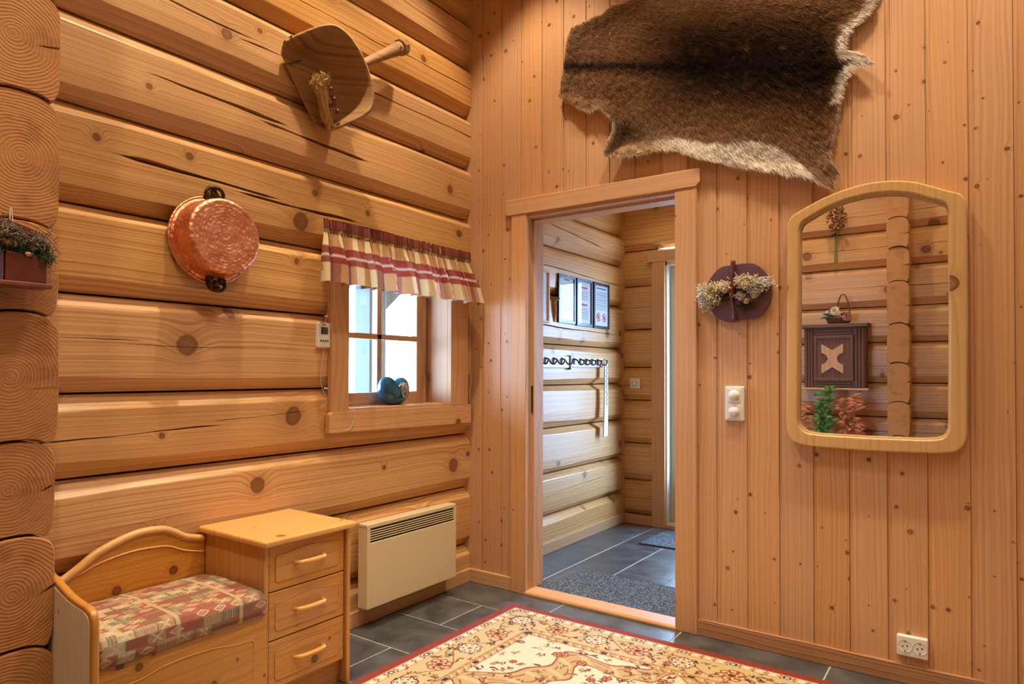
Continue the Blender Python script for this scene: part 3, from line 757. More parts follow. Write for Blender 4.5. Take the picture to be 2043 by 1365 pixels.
# ------------------------------------------------------------------ cushion with woven kilim pattern
R_, Gd, Cr, Tn, Gy, Dk = [np.array(srgb(*c)[:3]) for c in ((172, 104, 84), (190, 164, 108), (214, 196, 162), (184, 142, 108), (132, 124, 102), (110, 90, 80))]
def kilim(u, v):
    """u along the seat, v across (cloth metres)"""
    blk = 0.058
    i, j = math.floor(u / blk + 0.5 * (math.floor(v / 0.031) % 2)), math.floor(v / 0.031)
    h = (i * 73 + j * 151 + i * j * 31) % 11
    fu, fv = (u / blk + 0.5 * (j % 2)) % 1, (v / 0.031) % 1
    base = [R_, Tn, R_ * 0.8 + Tn * 0.2, Gy, R_, Tn, Cr * 0.6 + Tn * 0.4, R_, Gy * 0.6 + R_ * 0.4, Tn, R_][h]
    c = base
    if h in (0, 4, 8):      # fine stripes
        if (v * 170) % 1 < 0.45: c = Dk * 0.5 + R_ * 0.5
        elif (v * 85) % 1 < 0.25: c = Cr * 0.7 + R_ * 0.3
    elif h in (1, 5, 6):    # cream hooks
        a, b = abs(fu - 0.5), abs(fv - 0.5)
        if abs(a - b * 0.6) < 0.06 and b < 0.4: c = Cr
        elif (fu * 6) % 1 < 0.3 and b < 0.2: c = Gd
        elif a > 0.42: c = Gy
    elif h in (2, 7, 10):   # diamonds
        a, b = abs(fu - 0.5), abs(fv - 0.5)
        if abs(a + b - 0.33) < 0.07: c = Cr
        elif a + b < 0.18: c = Gd
    else:
        if (u * 110) % 1 < 0.4: c = Cr * 0.5 + Gy * 0.5
        elif (u * 55) % 1 < 0.2: c = Dk
    if abs(((u / 0.21) % 1) - 0.5) > 0.47: c = Cr * 0.5 + Tn * 0.5
    return c
cz0, cz1 = 0.371, 0.455
nu, nv = 210, 190
Vc = []; Cc = []
arc = [(0.0, 0)]
def cush_prof(v):
    # perimeter in (x, z): front bottom -> front top -> back
    L = [(0.424, cz0), (0.430, cz0 + 0.02), (0.430, cz1 - 0.022), (0.420, cz1 - 0.006), (0.400, cz1), (0.30, cz1 + 0.004), (0.2, cz1 + 0.006), (0.10, cz1 + 0.002), (0.052, cz1 - 0.006), (0.045, cz1 - 0.03), (0.046, cz0)]
    d = [0]
    for a, b in zip(L[:-1], L[1:]): d.append(d[-1] + math.hypot(b[0] - a[0], b[1] - a[1]))
    s = v * d[-1]
    for k in range(len(L) - 1):
        if s <= d[k + 1] + 1e-9:
            t_ = (s - d[k]) / (d[k + 1] - d[k]); return L[k][0] + (L[k + 1][0] - L[k][0]) * t_, L[k][1] + (L[k + 1][1] - L[k][1]) * t_, s
    return *L[-1], s
y0c, y1c = -2.172, -1.641
for j in range(nv + 1):
    for i in range(nu + 1):
        u = i / nu; x, z, s = cush_prof(j / nv)
        y = y0c + (y1c - y0c) * u
        e = min(u, 1 - u) * (y1c - y0c)
        if z > cz1 - 0.03: z -= 0.012 * max(0, 1 - e / 0.02) ** 2
        Vc.append((x - 0.004 * max(0, 1 - e / 0.02) ** 2, y, z + 0.003 * noise.noise(Vector((y * 9, x * 9, 1)))))
        Cc.append(kilim(y + 3, s))
Fc_ = [(j * (nu + 1) + i, j * (nu + 1) + i + 1, (j + 1) * (nu + 1) + i + 1, (j + 1) * (nu + 1) + i) for j in range(nv) for i in range(nu)]
Fc_ += [tuple(j * (nu + 1) for j in range(nv + 1)), tuple(j * (nu + 1) + nu for j in range(nv + 1))[::-1]]
M['kilim'] = painted('kilim_weave', 0.85, 0.15, bmp=0.5, bscale=420)
cu = add('seat_cushion', (Vc, Fc_), M['kilim'], cols=Cc, org=(0.24, -1.9, cz0), smooth=True)
tag(cu, 'red and beige kilim patterned cushion on the bench seat', 'cushion')

# ------------------------------------------------------------------ panel heater
M['heater'] = plain('cream_heater_enamel', srgb(214, 194, 156), 0.38)
hx0, hx1, hy0, hy1, hz0, hz1 = 0.035, 0.098, -0.880, -0.238, 0.100, 0.494
ht = thing('panel_heater', 'cream wall mounted electric panel heater with slotted grille', 'heater', (0.05, -0.56, 0.1))
add('body', box(hx0 + 0.01, hx1 - 0.012, hy0 + 0.006, hy1 - 0.006, hz0 + 0.006, hz1 - 0.004), M['dark'], ht)
gz0, gz1 = hz1 - 0.088, hz1 - 0.022
add('front_plate', box(hx1 - 0.012, hx1, hy0, hy1, hz0, gz0), M['heater'], ht, bevel=0.003, bseg=3)
add('top_cap', box(hx0, hx1, hy0, hy1, gz1, hz1), M['heater'], ht, bevel=0.005, bseg=3)
for (a_, b_) in ((hy0, hy0 + 0.020), (hy1 - 0.018, hy1)):
    add('end_cap', box(hx0, hx1 - 0.010, a_, b_, hz0, hz1 - 0.012), M['heater'], ht, bevel=0.003, bseg=2)
    add('grille_end', box(hx1 - 0.012, hx1, a_, b_, gz0 - 0.002, gz1 + 0.002), M['heater'], ht, bevel=0.0015, bseg=2)
add('back_plate', box(hx0 - 0.004, hx0 + 0.008, hy0 + 0.01, hy1 - 0.01, hz0 + 0.01, hz1 - 0.01), M['heater'], ht, bevel=0.003)
for k in range(5):
    z = gz0 + (gz1 - gz0) * (k + 1) / 6
    add('slat', box(hx1 - 0.010, hx1 - 0.001, hy0 + 0.016, hy1 - 0.014, z - 0.0022, z + 0.0022), M['heater'], ht, bevel=0.001, bseg=1)
for y in (hy0 + 0.15, hy1 - 0.15): add('wall_bracket', box(0.0, hx0 + 0.004, y - 0.02, y + 0.02, 0.15, 0.44), M['steel'], ht)

# ------------------------------------------------------------------ rug
RX0, RY0 = 0.440, -0.190
gx = np.concatenate([np.arange(0, 1.52, 0.003), np.arange(1.52, 2.31, 0.03)])
gy = np.concatenate([np.arange(0, 1.18, 0.003), np.arange(1.18, 1.61, 0.03)])
RWx, RWy = gx[-1], gy[-1]
X, Y = np.meshgrid(gx, gy)
dE = np.minimum(np.minimum(X, RWx - X), np.minimum(Y, RWy - Y))      # distance to the nearest edge
along = np.where(np.minimum(Y, RWy - Y) < np.minimum(X, RWx - X), X, Y)
rc = {k: np.array(srgb(*c)[:3]) for k, c in dict(red=(150, 58, 42), gold=(218, 194, 146), cream=(242, 230, 202), tan=(206, 174, 122), rust=(160, 74, 50), dark=(84, 48, 44), green=(134, 128, 84), pale=(238, 224, 196)).items()}
Cg = np.zeros(X.shape + (3,))
def setc(mask, c): Cg[mask] = rc[c]
setc(dE < 9, 'gold')
setc(dE < 0.045, 'red')
setc((dE >= 0.045) & (dE < 0.085), 'cream')
rng = np.random.RandomState(5)
b1 = (dE >= 0.048) & (dE < 0.082)
ph = along / 0.052
setc(b1 & (np.abs((ph % 1) - 0.5) < 0.30) & (np.abs(dE - 0.065) < 0.010), 'gold')
setc(b1 & (np.abs((ph % 1) - 0.5 + 0.1 * np.sin(dE * 300)) < 0.07), 'rust')
setc(b1 & (np.abs(((ph / 4) % 1) - 0.5) < 0.07) & (np.abs(dE - 0.065) < 0.012), 'dark')
setc(b1 & (np.abs(((ph / 4) % 1) - 0.5) < 0.035) & (np.abs(dE - 0.065) < 0.006), 'cream')
setc((np.abs(dE - 0.047) < 0.002) | (np.abs(dE - 0.084) < 0.002), 'rust')
b3 = (dE >= 0.255) & (dE < 0.295)
setc(b3, 'tan')
setc(b3 & (np.abs(((along / 0.045) % 1) - 0.5 - 0.25 * np.sin(dE * 180)) < 0.10), 'rust')
setc(b3 & (np.abs(((along / 0.045) % 1) - 0.2) < 0.08) & (np.abs(dE - 0.275) < 0.008), 'cream')
setc(b3 & (np.abs(((along / 0.19) % 1) - 0.5) < 0.07) & (np.abs(dE - 0.275) < 0.011), 'dark')
setc((np.abs(dE - 0.256) < 0.002) | (np.abs(dE - 0.294) < 0.002), 'rust')
# vine in the main border
vine = np.abs((dE - 0.17) - 0.05 * np.sin(along * 2 * PI / 0.34))
mb = (dE >= 0.088) & (dE < 0.254)
setc(mb & (vine < 0.003), 'rust')
def flower(cx, cy, r, kind, petals=7):
    dx, dy = X - cx, Y - cy
    rr = np.hypot(dx, dy); th = np.arctan2(dy, dx)
    lim = r * (0.82 + 0.18 * np.abs(np.cos(petals * th / 2)))
    a, b, c = (('dark', 'pale', 'gold') if kind == 0 else ('rust', 'gold', 'rust'))
    setc(rr < lim, a); setc(rr < lim - 0.006, b)
    setc((np.abs(rr - r * 0.52) < 0.004) & (np.cos(petals * th) > -0.2), 'rust')
    setc(rr < r * 0.30, c); setc(rr < r * 0.14, 'dark' if kind else 'rust')
    if kind: setc((rr < lim - 0.006) & (rr > r * 0.34) & (np.cos(petals * th + rr * 60) > 0.45), 'rust')
    else: setc((rr < lim - 0.008) & (rr > r * 0.66) & (np.cos(petals * th) > 0.86), 'dark')
def sprig(cx, cy, r, col, seed):
    g = np.random.RandomState(seed)
    for k in range(5):
        a = g.uniform(0, 2 * PI); d_ = r * g.uniform(0.2, 0.9); px, py = cx + d_ * math.cos(a), cy + d_ * math.sin(a)
        dx, dy = X - px, Y - py; t0 = g.uniform(0, PI)
        u = dx * math.cos(t0) + dy * math.sin(t0); v = -dx * math.sin(t0) + dy * math.cos(t0)
        setc((u / 0.013) ** 2 + (v / 0.0045) ** 2 < 1, col[k % len(col)])
k = 0
for q in np.arange(0.17, RWx - 0.1, 0.20):
    flower(q, 0.17, 0.052, k % 2); sprig(q + 0.10, 0.125, 0.04, ('green', 'rust'), 10 + k); sprig(q + 0.10, 0.215, 0.04, ('rust', 'dark', 'green'), 60 + k); k += 1
k = 1
for q in np.arange(0.37, RWy - 0.1, 0.20):
    flower(0.17, q, 0.052, k % 2); sprig(0.125, q + 0.1, 0.04, ('green', 'rust'), 30 + k); sprig(0.215, q + 0.1, 0.04, ('rust', 'dark', 'green'), 90 + k); k += 1
for s in range(150):   # filling sprigs between the border flowers
    q = rng.uniform(0.10, 1.5); e_ = rng.uniform(0.10, 0.245)
    if s % 2: sprig(q, e_, 0.012, [('rust', 'green'), ('tan', 'rust'), ('dark', 'tan')][s % 3], 700 + s)
    else: sprig(e_, min(q, 1.18), 0.012, [('rust', 'green'), ('tan', 'rust'), ('dark', 'tan')][s % 3], 900 + s)
k = 0
for q in np.arange(0.17, RWx - 0.1, 0.20): flower(q, 0.17, 0.056, k % 2); k += 1
k = 1
for q in np.arange(0.37, RWy - 0.1, 0.20): flower(0.17, q, 0.056, k % 2); k += 1
# field: cream ground, lobed tan medallion outline with corner pieces
fld = dE >= 0.296
setc(fld, 'pale')
mx, my = RWx / 2, RWy / 2
th = np.arctan2(Y - my, X - mx); rr = np.hypot((X - mx) / 1.0, (Y - my) / 0.72)
edge = 0.70 + 0.07 * np.cos(10 * th) + 0.03 * np.cos(20 * th)
setc(fld & (np.abs(rr - edge) < 0.075), 'tan')
setc(fld & ((np.abs(rr - edge - 0.075) < 0.006) | (np.abs(rr - edge + 0.075) < 0.006)), 'rust')
setc(fld & (np.abs(rr - edge) < 0.05) & (np.cos(46 * th) > 0.72), 'gold')
setc(fld & (np.abs(np.abs(rr - edge) - 0.035) < 0.004) & (np.cos(46 * th) < 0.3), 'rust')
for s in range(230):
    px, py = rng.uniform(0.31, 1.55), rng.uniform(0.31, 1.2)
    sprig(px, py, 0.022, [('rust', 'green', 'tan'), ('rust', 'dark'), ('green', 'gold', 'rust')][s % 3], 200 + s)
for s in range(26):
    px, py = rng.uniform(0.34, 1.5), rng.uniform(0.34, 1.15)
    flower(px, py, rng.uniform(0.018, 0.030), 1, 5)
RZ = 0.0105
V3 = np.stack([RX0 + X, RY0 - Y, np.full(X.shape, RZ) + 0.0004 * rng.uniform(-1, 1, X.shape)], -1).reshape(-1, 3)
ny, nx = X.shape
ii = np.arange(ny * nx).reshape(ny, nx)
F3 = np.stack([ii[:-1, :-1], ii[1:, :-1], ii[1:, 1:], ii[:-1, 1:]], -1).reshape(-1, 4)
# skirt down to the floor
per = np.concatenate([ii[0, :], ii[1:, -1], ii[-1, -2::-1], ii[-2:0:-1, 0]])
low = V3[per].copy(); low[:, 2] = 0.001; low[:, :2] += np.sign(low[:, :2] - [[RX0 + RWx / 2, RY0 - RWy / 2]]) * 0.002
n0 = len(V3); m_ = len(per)
sk = [(int(per[i]), int(per[(i + 1) % m_]), n0 + (i + 1) % m_, n0 + i) for i in range(m_)]
Vr = np.concatenate([V3, low]); Cr_ = np.concatenate([Cg.reshape(-1, 3), Cg.reshape(-1, 3)[per]])
M['rug'] = painted('rug_pile', 0.92, 0.08, bmp=0.6, bscale=330, sheen=0.15)
me = bpy.data.meshes.new('persian_rug'); ro = bpy.data.objects.new('persian_rug', me)
put(ro, None, (RX0 + RWx / 2, RY0 - RWy / 2, 0))
Vr = Vr - np.array(WO['persian_rug'])
me.from_pydata(Vr.tolist(), [], F3.tolist() + sk)
at = me.color_attributes.new('col', 'FLOAT_COLOR', 'POINT')
at.data.foreach_set('color', np.concatenate([Cr_, np.ones((len(Cr_), 1))], 1).astype(np.float32).ravel())
me.materials.append(M['rug'])
tag(ro, 'gold and cream oriental rug with a red edge on the slate floor', 'rug')

# ------------------------------------------------------------------ curtain valance
cl = {k: np.array(srgb(*c)[:3]) for k, c in dict(burg=(132, 48, 40), cream=(226, 206, 164), tan=(186, 142, 100), mauve=(150, 96, 84), white=(232, 224, 208)).items()}
def plaid(c, z):
    """c cloth metres sideways, z 0 top .. 1 bottom"""
    s = (c / 0.185) % 1
    if s < 0.30: side = 'cream'
    elif s < 0.52: side = 'tan'
    elif s < 0.78: side = 'mauve'
    else: side = 'tan'
    if z < 0.17: base = cl['burg'] * 0.75 + cl[side] * 0.10
    elif z < 0.42: base = cl[side] if side != 'mauve' else cl['tan']
    elif z < 0.70:
        base = cl['burg'] if side in ('mauve', 'tan') else cl['burg'] * 0.6 + cl['mauve'] * 0.4
        if abs(z - 0.57) < 0.018: base = cl['white'] * 0.55 + cl['burg'] * 0.45
    else: base = cl[side] * (0.92 if side == 'cream' else 1.0)
    if abs(s - 0.52) < 0.008: base = cl['white'] * 0.6 + base * 0.4
    return base
NU, NV = 620, 46
Vv = []; Cv = []
z_top, z_bot = 1.884, 1.590
ya, yb = -1.105, -0.070
def fold(s):  # irregular pleats
    return 0.5 + 0.5 * math.sin(2 * PI * s * 14 + 2.2 * math.sin(s * 23) + 1.1 * math.sin(s * 51))
for j in range(NV + 1):
    t_ = j / NV
    for i in range(NU + 1):
        s = i / NU
        f = fold(s)
        gather = min(1.0, abs(t_ - 0.19) / 0.5) if t_ > 0.19 else 0.25
        spread = 1 + (0.11 if s < 0.5 else 0.075) * max(0, t_ - 0.15)
        y = (ya + yb) / 2 + (yb - ya) * (s - 0.5) * spread - 0.020 * math.cos(2 * PI * s * 14 + 2.2 * math.sin(s * 23)) * gather
        fine = 0.006 * math.sin(2 * PI * s * 62 + 3 * math.sin(s * 40)) * (1 - min(1, max(0, t_ - 0.2) * 2.2))
        x = 0.050 + 0.028 * t_ + (0.070 * f * gather ** 0.8) * (0.35 + 0.65 * t_) + fine
        ps = max(0.0, 1 - abs(t_ - 0.20) / 0.05)
        x -= 0.006 * ps
        z = z_top + (z_bot - z_top) * t_ + 0.006 * (f - 0.5) * t_ + 0.004 * noise.noise(Vector((s * 14, 0, 0))) * t_ + 0.004 * noise.noise(Vector((s * 60, 3, 0))) * (1 - t_)
        Vv.append((x, y, z)); Cv.append(plaid(s * 2.35 + 0.004 * math.sin(t_ * 6), t_))
Fv = [(j * (NU + 1) + i, j * (NU + 1) + i + 1, (j + 1) * (NU + 1) + i + 1, (j + 1) * (NU + 1) + i) for j in range(NV) for i in range(NU)]
M['plaid'] = painted('plaid_cotton', 0.8, 0.2, transl=0.35)
cv = thing('curtain_valance', 'short gathered red and cream plaid valance above the window', 'curtain', (0.05, -0.53, z_top))
add('cloth', (Vv, Fv), M['plaid'], cv, cols=Cv, smooth=True)
add('rail', box(0.034, 0.044, -1.09, -0.08, 1.842, 1.866), M['white'], cv, bevel=0.002)
for y in (-0.98, -0.52, -0.10): add('rail_bracket', box(0.0, 0.036, y - 0.01, y + 0.01, 1.846, 1.862), M['white'], cv)

# ------------------------------------------------------------------ copper pan
t = NT('hammered_copper')
vec, _ = t.coords()
vo = t.new('ShaderNodeTexVoronoi'); vo.inputs['Scale'].default_value = 62; t.l.new(vec, vo.inputs['Vector'])
nz = t.noise(vec, 18, 3)
t.base(t.mix(t.step(nz, 0.3, 0.75), srgb(214, 136, 100), srgb(236, 168, 132)))
t.rough(t.math('ADD', 0.36, t.math('MULTIPLY', nz, 0.14)), 0.5, 1.0)
t.bump(vo.outputs['Distance'], 1.0, 0.003)
M['copper'] = t.m
M['iron'] = plain('blackened_brass', srgb(96, 70, 42), 0.45, 0.9, var=0.6, vscale=90, bmp=0.5)
pc = Vector((0.012, -1.612, 1.705)); pd = Vector((1, -0.03, 0.05)).normalized()
pan = thing('copper_pan', 'round hammered copper pan hanging bottom outward on the logs', 'pan', pc)
u_, v_ = frame_of(pd)
prof = [(0.150, 0.004), (0.158, 0.0), (0.162, 0.006), (0.158, 0.013), (0.152, 0.014), (0.151, 0.022), (0.146, 0.06), (0.143, 0.095), (0.141, 0.104), (0.137, 0.110), (0.130, 0.112)]
add('wall', lathe(prof, pc, pd, 64), M['copper'], pan, smooth=True)
bp = [(0.130, 0.112)] + [(r, 0.112 + 0.0004 * math.sin(r * 520) - 0.004 * (1 - r / 0.13)) for r in np.linspace(0.127, 0.002, 44)] + [(0.0, 0.109)]
add('base', lathe(bp, pc, pd, 64), M['copper'], pan, smooth=True)
add('rim', tube([pc + pd * 0.006 + (u_ * math.cos(a) + v_ * math.sin(a)) * 0.163 for a in np.linspace(0, 2 * PI, 65)], 0.006, 8, cap=False), M['copper'], pan, smooth=True)
for s in (1, -1):
    upd = (Vector((0, 0, 1)) - pd * pd.z).normalized() * s
    sd = pd.cross(upd)
    b0 = pc + pd * 0.03 + upd * 0.152
    hd = add('handle', join(tube(spline([b0 - sd * 0.030, b0 - sd * 0.034 + upd * 0.026 + pd * .006, b0 - sd * 0.016 + upd * 0.044 + pd * .01, b0 + sd * 0.016 + upd * 0.044 + pd * .01, b0 + sd * 0.034 + upd * 0.026 + pd * .006, b0 + sd * 0.030], 5), 0.0075, 8)), M['iron'], pan, smooth=True)
    for q in (-1, 1):
        add('rivet_plate', ball(b0 + sd * 0.026 * q + upd * 0.006, 0.017, 12, 8, 0.6, 1, 1, amp=0.5), M['iron'], hd, smooth=True)
    add('crest', ball(b0 + upd * 0.022 + pd * 0.004, 0.017, 12, 8, 0.5, 1, 1, amp=0.7), M['iron'], hd, smooth=True)
add('hanging_hook', tube([pc + Vector((-0.02, 0, 0.2)), pc + Vector((0.012, 0, 0.2)), pc + Vector((0.016, 0, 0.206))], 0.003, 6), M['iron'], pan)

# ------------------------------------------------------------------ wooden scoop
M['old_wood'] = wood('old_grey_wood', srgb(166, 124, 80), srgb(104, 70, 40), srgb(60, 40, 26), 'Y', 'Z', freq=30, kscale=4, ksize=0.03, kmiss=0.7, band=0.6, var=0.02, rough=0.7, spec=0.2)
sc0 = Vector((0, -1.219, 2.419)); su = Vector((0, 0.815, 0.579)); sv = Vector((0, -0.579, 0.815)); sx = Vector((1, 0, 0))
S = lambda u, v, x: sc0 + su * u + sv * v + sx * x
scp = thing('wooden_scoop', 'old carved wooden flour scoop hung high on the log wall', 'scoop', sc0)
rim = spline([(0.0, 0.192), (0.07, 0.196), (0.15, 0.192), (0.215, 0.165), (0.262, 0.10), (0.280, 0.0), (0.262, -0.10), (0.215, -0.165), (0.15, -0.192), (0.07, -0.196), (0.0, -0.192)], 6)
ks = [1.0, 0.985, 0.96, 0.92, 0.87, 0.80, 0.65, 0.45, 0.2, 0.0]
def rimh(u): q = min(1, max(0, u / 0.20)); return 0.050 + 0.115 * (q * q * (3 - 2 * q))
Vs = []; m_ = len(rim)
for k in ks:
    for (u, v) in rim:
        g = max(0.0, (k - 0.80) / 0.20) ** 1.1
        Vs.append(tuple(S(u * k - 0.006 * (1 - k), v * k, 0.026 + rimh(u) * g)))
Fs = [(a * m_ + b, a * m_ + b + 1, (a + 1) * m_ + b + 1, (a + 1) * m_ + b) for a in range(len(ks) - 1) for b in range(m_ - 1)]
add('bowl', (Vs, Fs), M['old_wood'], scp, smooth=True, solid=0.012)
hpth = [S(0.255, 0, 0.075), S(0.33, 0, 0.078), S(0.45, 0, 0.08), S(0.58, 0, 0.082), S(0.64, 0, 0.083), S(0.668, 0, 0.084)]
add('handle', tube(hpth, [0.022, 0.019, 0.021, 0.027, 0.032, 0.033], 12), M['old_wood'], scp, smooth=True)
g0, g1 = S(0.668, 0, 0.084), S(0.715, 0, 0.086)
add('grip_end', tube([g0, S(0.676, 0, 0.084), S(0.705, 0, 0.085), g1], [0.030, 0.041, 0.041, 0.036], 10), M['old_wood'], scp)
add('peg_hole', lathe([(0.0, 0.0), (0.006, 0.0)], S(0.645, 0, 0.117), (1, 0, 0), 12), M['dark'], scp)
M['twine'] = plain('dark_wire', srgb(56, 42, 34), 0.6)
add('wire_tie', tube([S(0.03, 0.19, 0.09), S(0.035, 0.186, 0.05), S(0.04, 0.175, 0.046), S(0.045, 0.199, 0.06), S(0.03, 0.2, 0.092)], 0.004, 6), M['twine'], scp)
add('wire_tie', tube([S(-0.004, 0.11, 0.04), S(0.03, 0.108, 0.042), S(0.07, 0.106, 0.040)], 0.003, 6), M['twine'], scp)
# dried straw bunch lying in the scoop
sb = S(0.045, -0.05, 0.07)
M['straw'] = plain('dry_straw', srgb(226, 186, 118), 0.8, var=0.35, vscale=60)
M['leaf_dk'] = plain('dark_green_leaf', srgb(54, 74, 46), 0.6, var=0.4, vscale=60)
M['berry'] = plain('dull_red_berry', srgb(126, 42, 38), 0.4)
bq = thing('straw_bunch', 'small dried straw bunch with red berries lying in the wooden scoop', 'dried flowers', sb)
rg = random.Random(4)
gs = []
for k in range(110):
    a = S(0.035 + rg.uniform(-.02, .03), -0.01 + rg.uniform(-.02, .02), 0.105 + rg.uniform(-.015, .02)); b = S(0.01 + rg.uniform(-.012, .03), -0.165 + rg.uniform(-.03, .03), 0.085 + rg.uniform(-.012, .012))
    mid = (a + b) / 2 + Vector((rg.uniform(-.004, .012), rg.uniform(-.006, .006), 0))
    gs.append(tube([a, mid, b], 0.0011, 4, cap=False))
tag(add('straw_stalks', join(*gs), M['straw'], bq), kind='stuff')
gs = []
for k in range(170):
    c_ = S(0.035 + (k % 2) * 0.045, 0.0 + (k % 2) * 0.012, 0.11)
    p = [c_ + Vector((rg.gauss(0, .014), rg.gauss(0, .016), rg.gauss(0, .014))) for _ in range(3)]
    gs.append(tube(spline(p, 3), 0.0012, 4, cap=False))
tag(add('straw_curls', join(*gs), M['straw'], bq), kind='stuff')
for k in range(5):
    c_ = S(0.075 + rg.uniform(-.01, .01), -0.04 - 0.022 * k + rg.uniform(-.006, .006), 0.105 + rg.uniform(0, .02))
    add('berry', ball(c_, 0.009 + rg.uniform(0, .002), 10, 7), M['berry'], bq, smooth=True)
for k in range(6):
    b0 = S(0.055, -0.03 - 0.018 * k, 0.08); dv = Vector((rg.uniform(.2, .8), rg.uniform(-.8, .8), rg.uniform(-.8, .4))).normalized() * 0.04; wv = Vector((0, dv.z, -dv.y)).normalized() * 0.008
    add('leaf', ([b0, b0 + dv * .5 + wv, b0 + dv, b0 + dv * .5 - wv, b0 + dv * .5 + Vector((.004, 0, 0))], [(0, 1, 4), (1, 2, 4), (2, 3, 4), (3, 0, 4)]), M['leaf_dk'], bq)

# ------------------------------------------------------------------ reindeer hide
outl = [(0.687, 2.999), (0.660, 2.93), (0.640, 2.80), (0.610, 2.66), (0.676, 2.612), (0.74, 2.565), (0.794, 2.532), (0.843, 2.542), (0.89, 2.50), (0.927, 2.451), (0.932, 2.407), (0.905, 2.36), (0.879, 2.309), (0.892, 2.288), (0.927, 2.275), (0.98, 2.272), (1.035, 2.264), (1.108, 2.263), (1.154, 2.268), (1.247, 2.255), (1.355, 2.197), (1.47, 2.151), (1.602, 2.10), (1.707, 2.064), (1.807, 2.032), (1.850, 2.005), (1.884, 1.977), (1.922, 1.965), (1.949, 2.022), (1.925, 2.065), (1.913, 2.091), (1.917, 2.142), (1.938, 2.21), (1.946, 2.281), (1.948, 2.342), (1.97, 2.408), (1.998, 2.448), (2.04, 2.440), (2.075, 2.438), (2.026, 2.496), (1.975, 2.520), (1.962, 2.55), (1.98, 2.591), (2.026, 2.628), (2.062, 2.658), (2.08, 2.692), (2.10, 2.80), (2.12, 2.95), (2.18, 3.08), (2.22, 3.16), (2.15, 3.17), (2.04, 3.12), (1.90, 3.14), (1.70, 3.20), (1.50, 3.27), (1.32, 3.33), (1.26, 3.40), (1.18, 3.42), (1.20, 3.30), (1.17, 3.18), (1.08, 3.08), (1.038, 3.035), (0.976, 3.032), (0.915, 3.039), (0.86, 3.015), (0.773, 3.012)]
def resample(P, d):
    out = []
    for a, b in zip(P, P[1:] + P[:1]):
        n = max(1, int(math.dist(a, b) / d))
        out += [(a[0] + (b[0] - a[0]) * k / n, a[1] + (b[1] - a[1]) * k / n) for k in range(n)]
    return out
bd = resample(outl, 0.012)
bd = [(a + 0.004 * noise.noise(Vector((a * 25, b * 25, 0))), b + 0.004 * noise.noise(Vector((a * 25, b * 25, 7)))) for a, b in bd]
BD = np.array(bd)
def inside(px, pz):
    x1, z1 = BD[:, 0], BD[:, 1]; x2, z2 = np.roll(x1, -1), np.roll(z1, -1)
    c = np.zeros(px.shape, bool)
    for a, b, c2, d_ in zip(x1, z1, x2, z2):
        if b == d_: continue
        cond = ((b > pz) != (d_ > pz)) & (px < (c2 - a) * (pz - b) / (d_ - b) + a)
        c ^= cond
    return c
def edge_dist(px, pz):
    best = np.full(px.shape, 9.0)
    for a in range(0, len(BD)):
        best = np.minimum(best, np.hypot(px - BD[a, 0], pz - BD[a, 1]))
    return best
gx_, gz_ = np.meshgrid(np.arange(0.58, 2.24, 0.016), np.arange(1.95, 3.44, 0.016))
gx_ = gx_.ravel() + np.random.uniform(-.003, .003, gx_.size); gz_ = gz_.ravel() + np.random.uniform(-.003, .003, gz_.size)
ins = inside(gx_, gz_); gx_, gz_ = gx_[ins], gz_[ins]
ed = edge_dist(gx_, gz_); kp = ed > 0.009; gx_, gz_ = gx_[kp], gz_[kp]
pts2 = [Vector(p) for p in bd] + [Vector((a, b)) for a, b in zip(gx_, gz_)]
nb = len(bd)
res = geometry.delaunay_2d_cdt(pts2, [], [list(range(nb))], 1, 1e-5)
hv_, hf_ = res[0], res[2]
def hide_y(x, z, e):
    n = 0.010 * noise.noise(Vector((x * 2.6, z * 2.6, 2))) + 0.006 * noise.noise(Vector((x * 7, z * 7, 5)))
    lift = 0.018 * max(0, 1 - e / 0.06) * (0.4 + 0.9 * abs(noise.noise(Vector((x * 4, z * 4, 9)))) * 2)
    return -(0.020 + n + lift)
HXa = np.array([p.x for p in hv_]); HZa = np.array([p.y for p in hv_]); HEa = edge_dist(HXa, HZa)
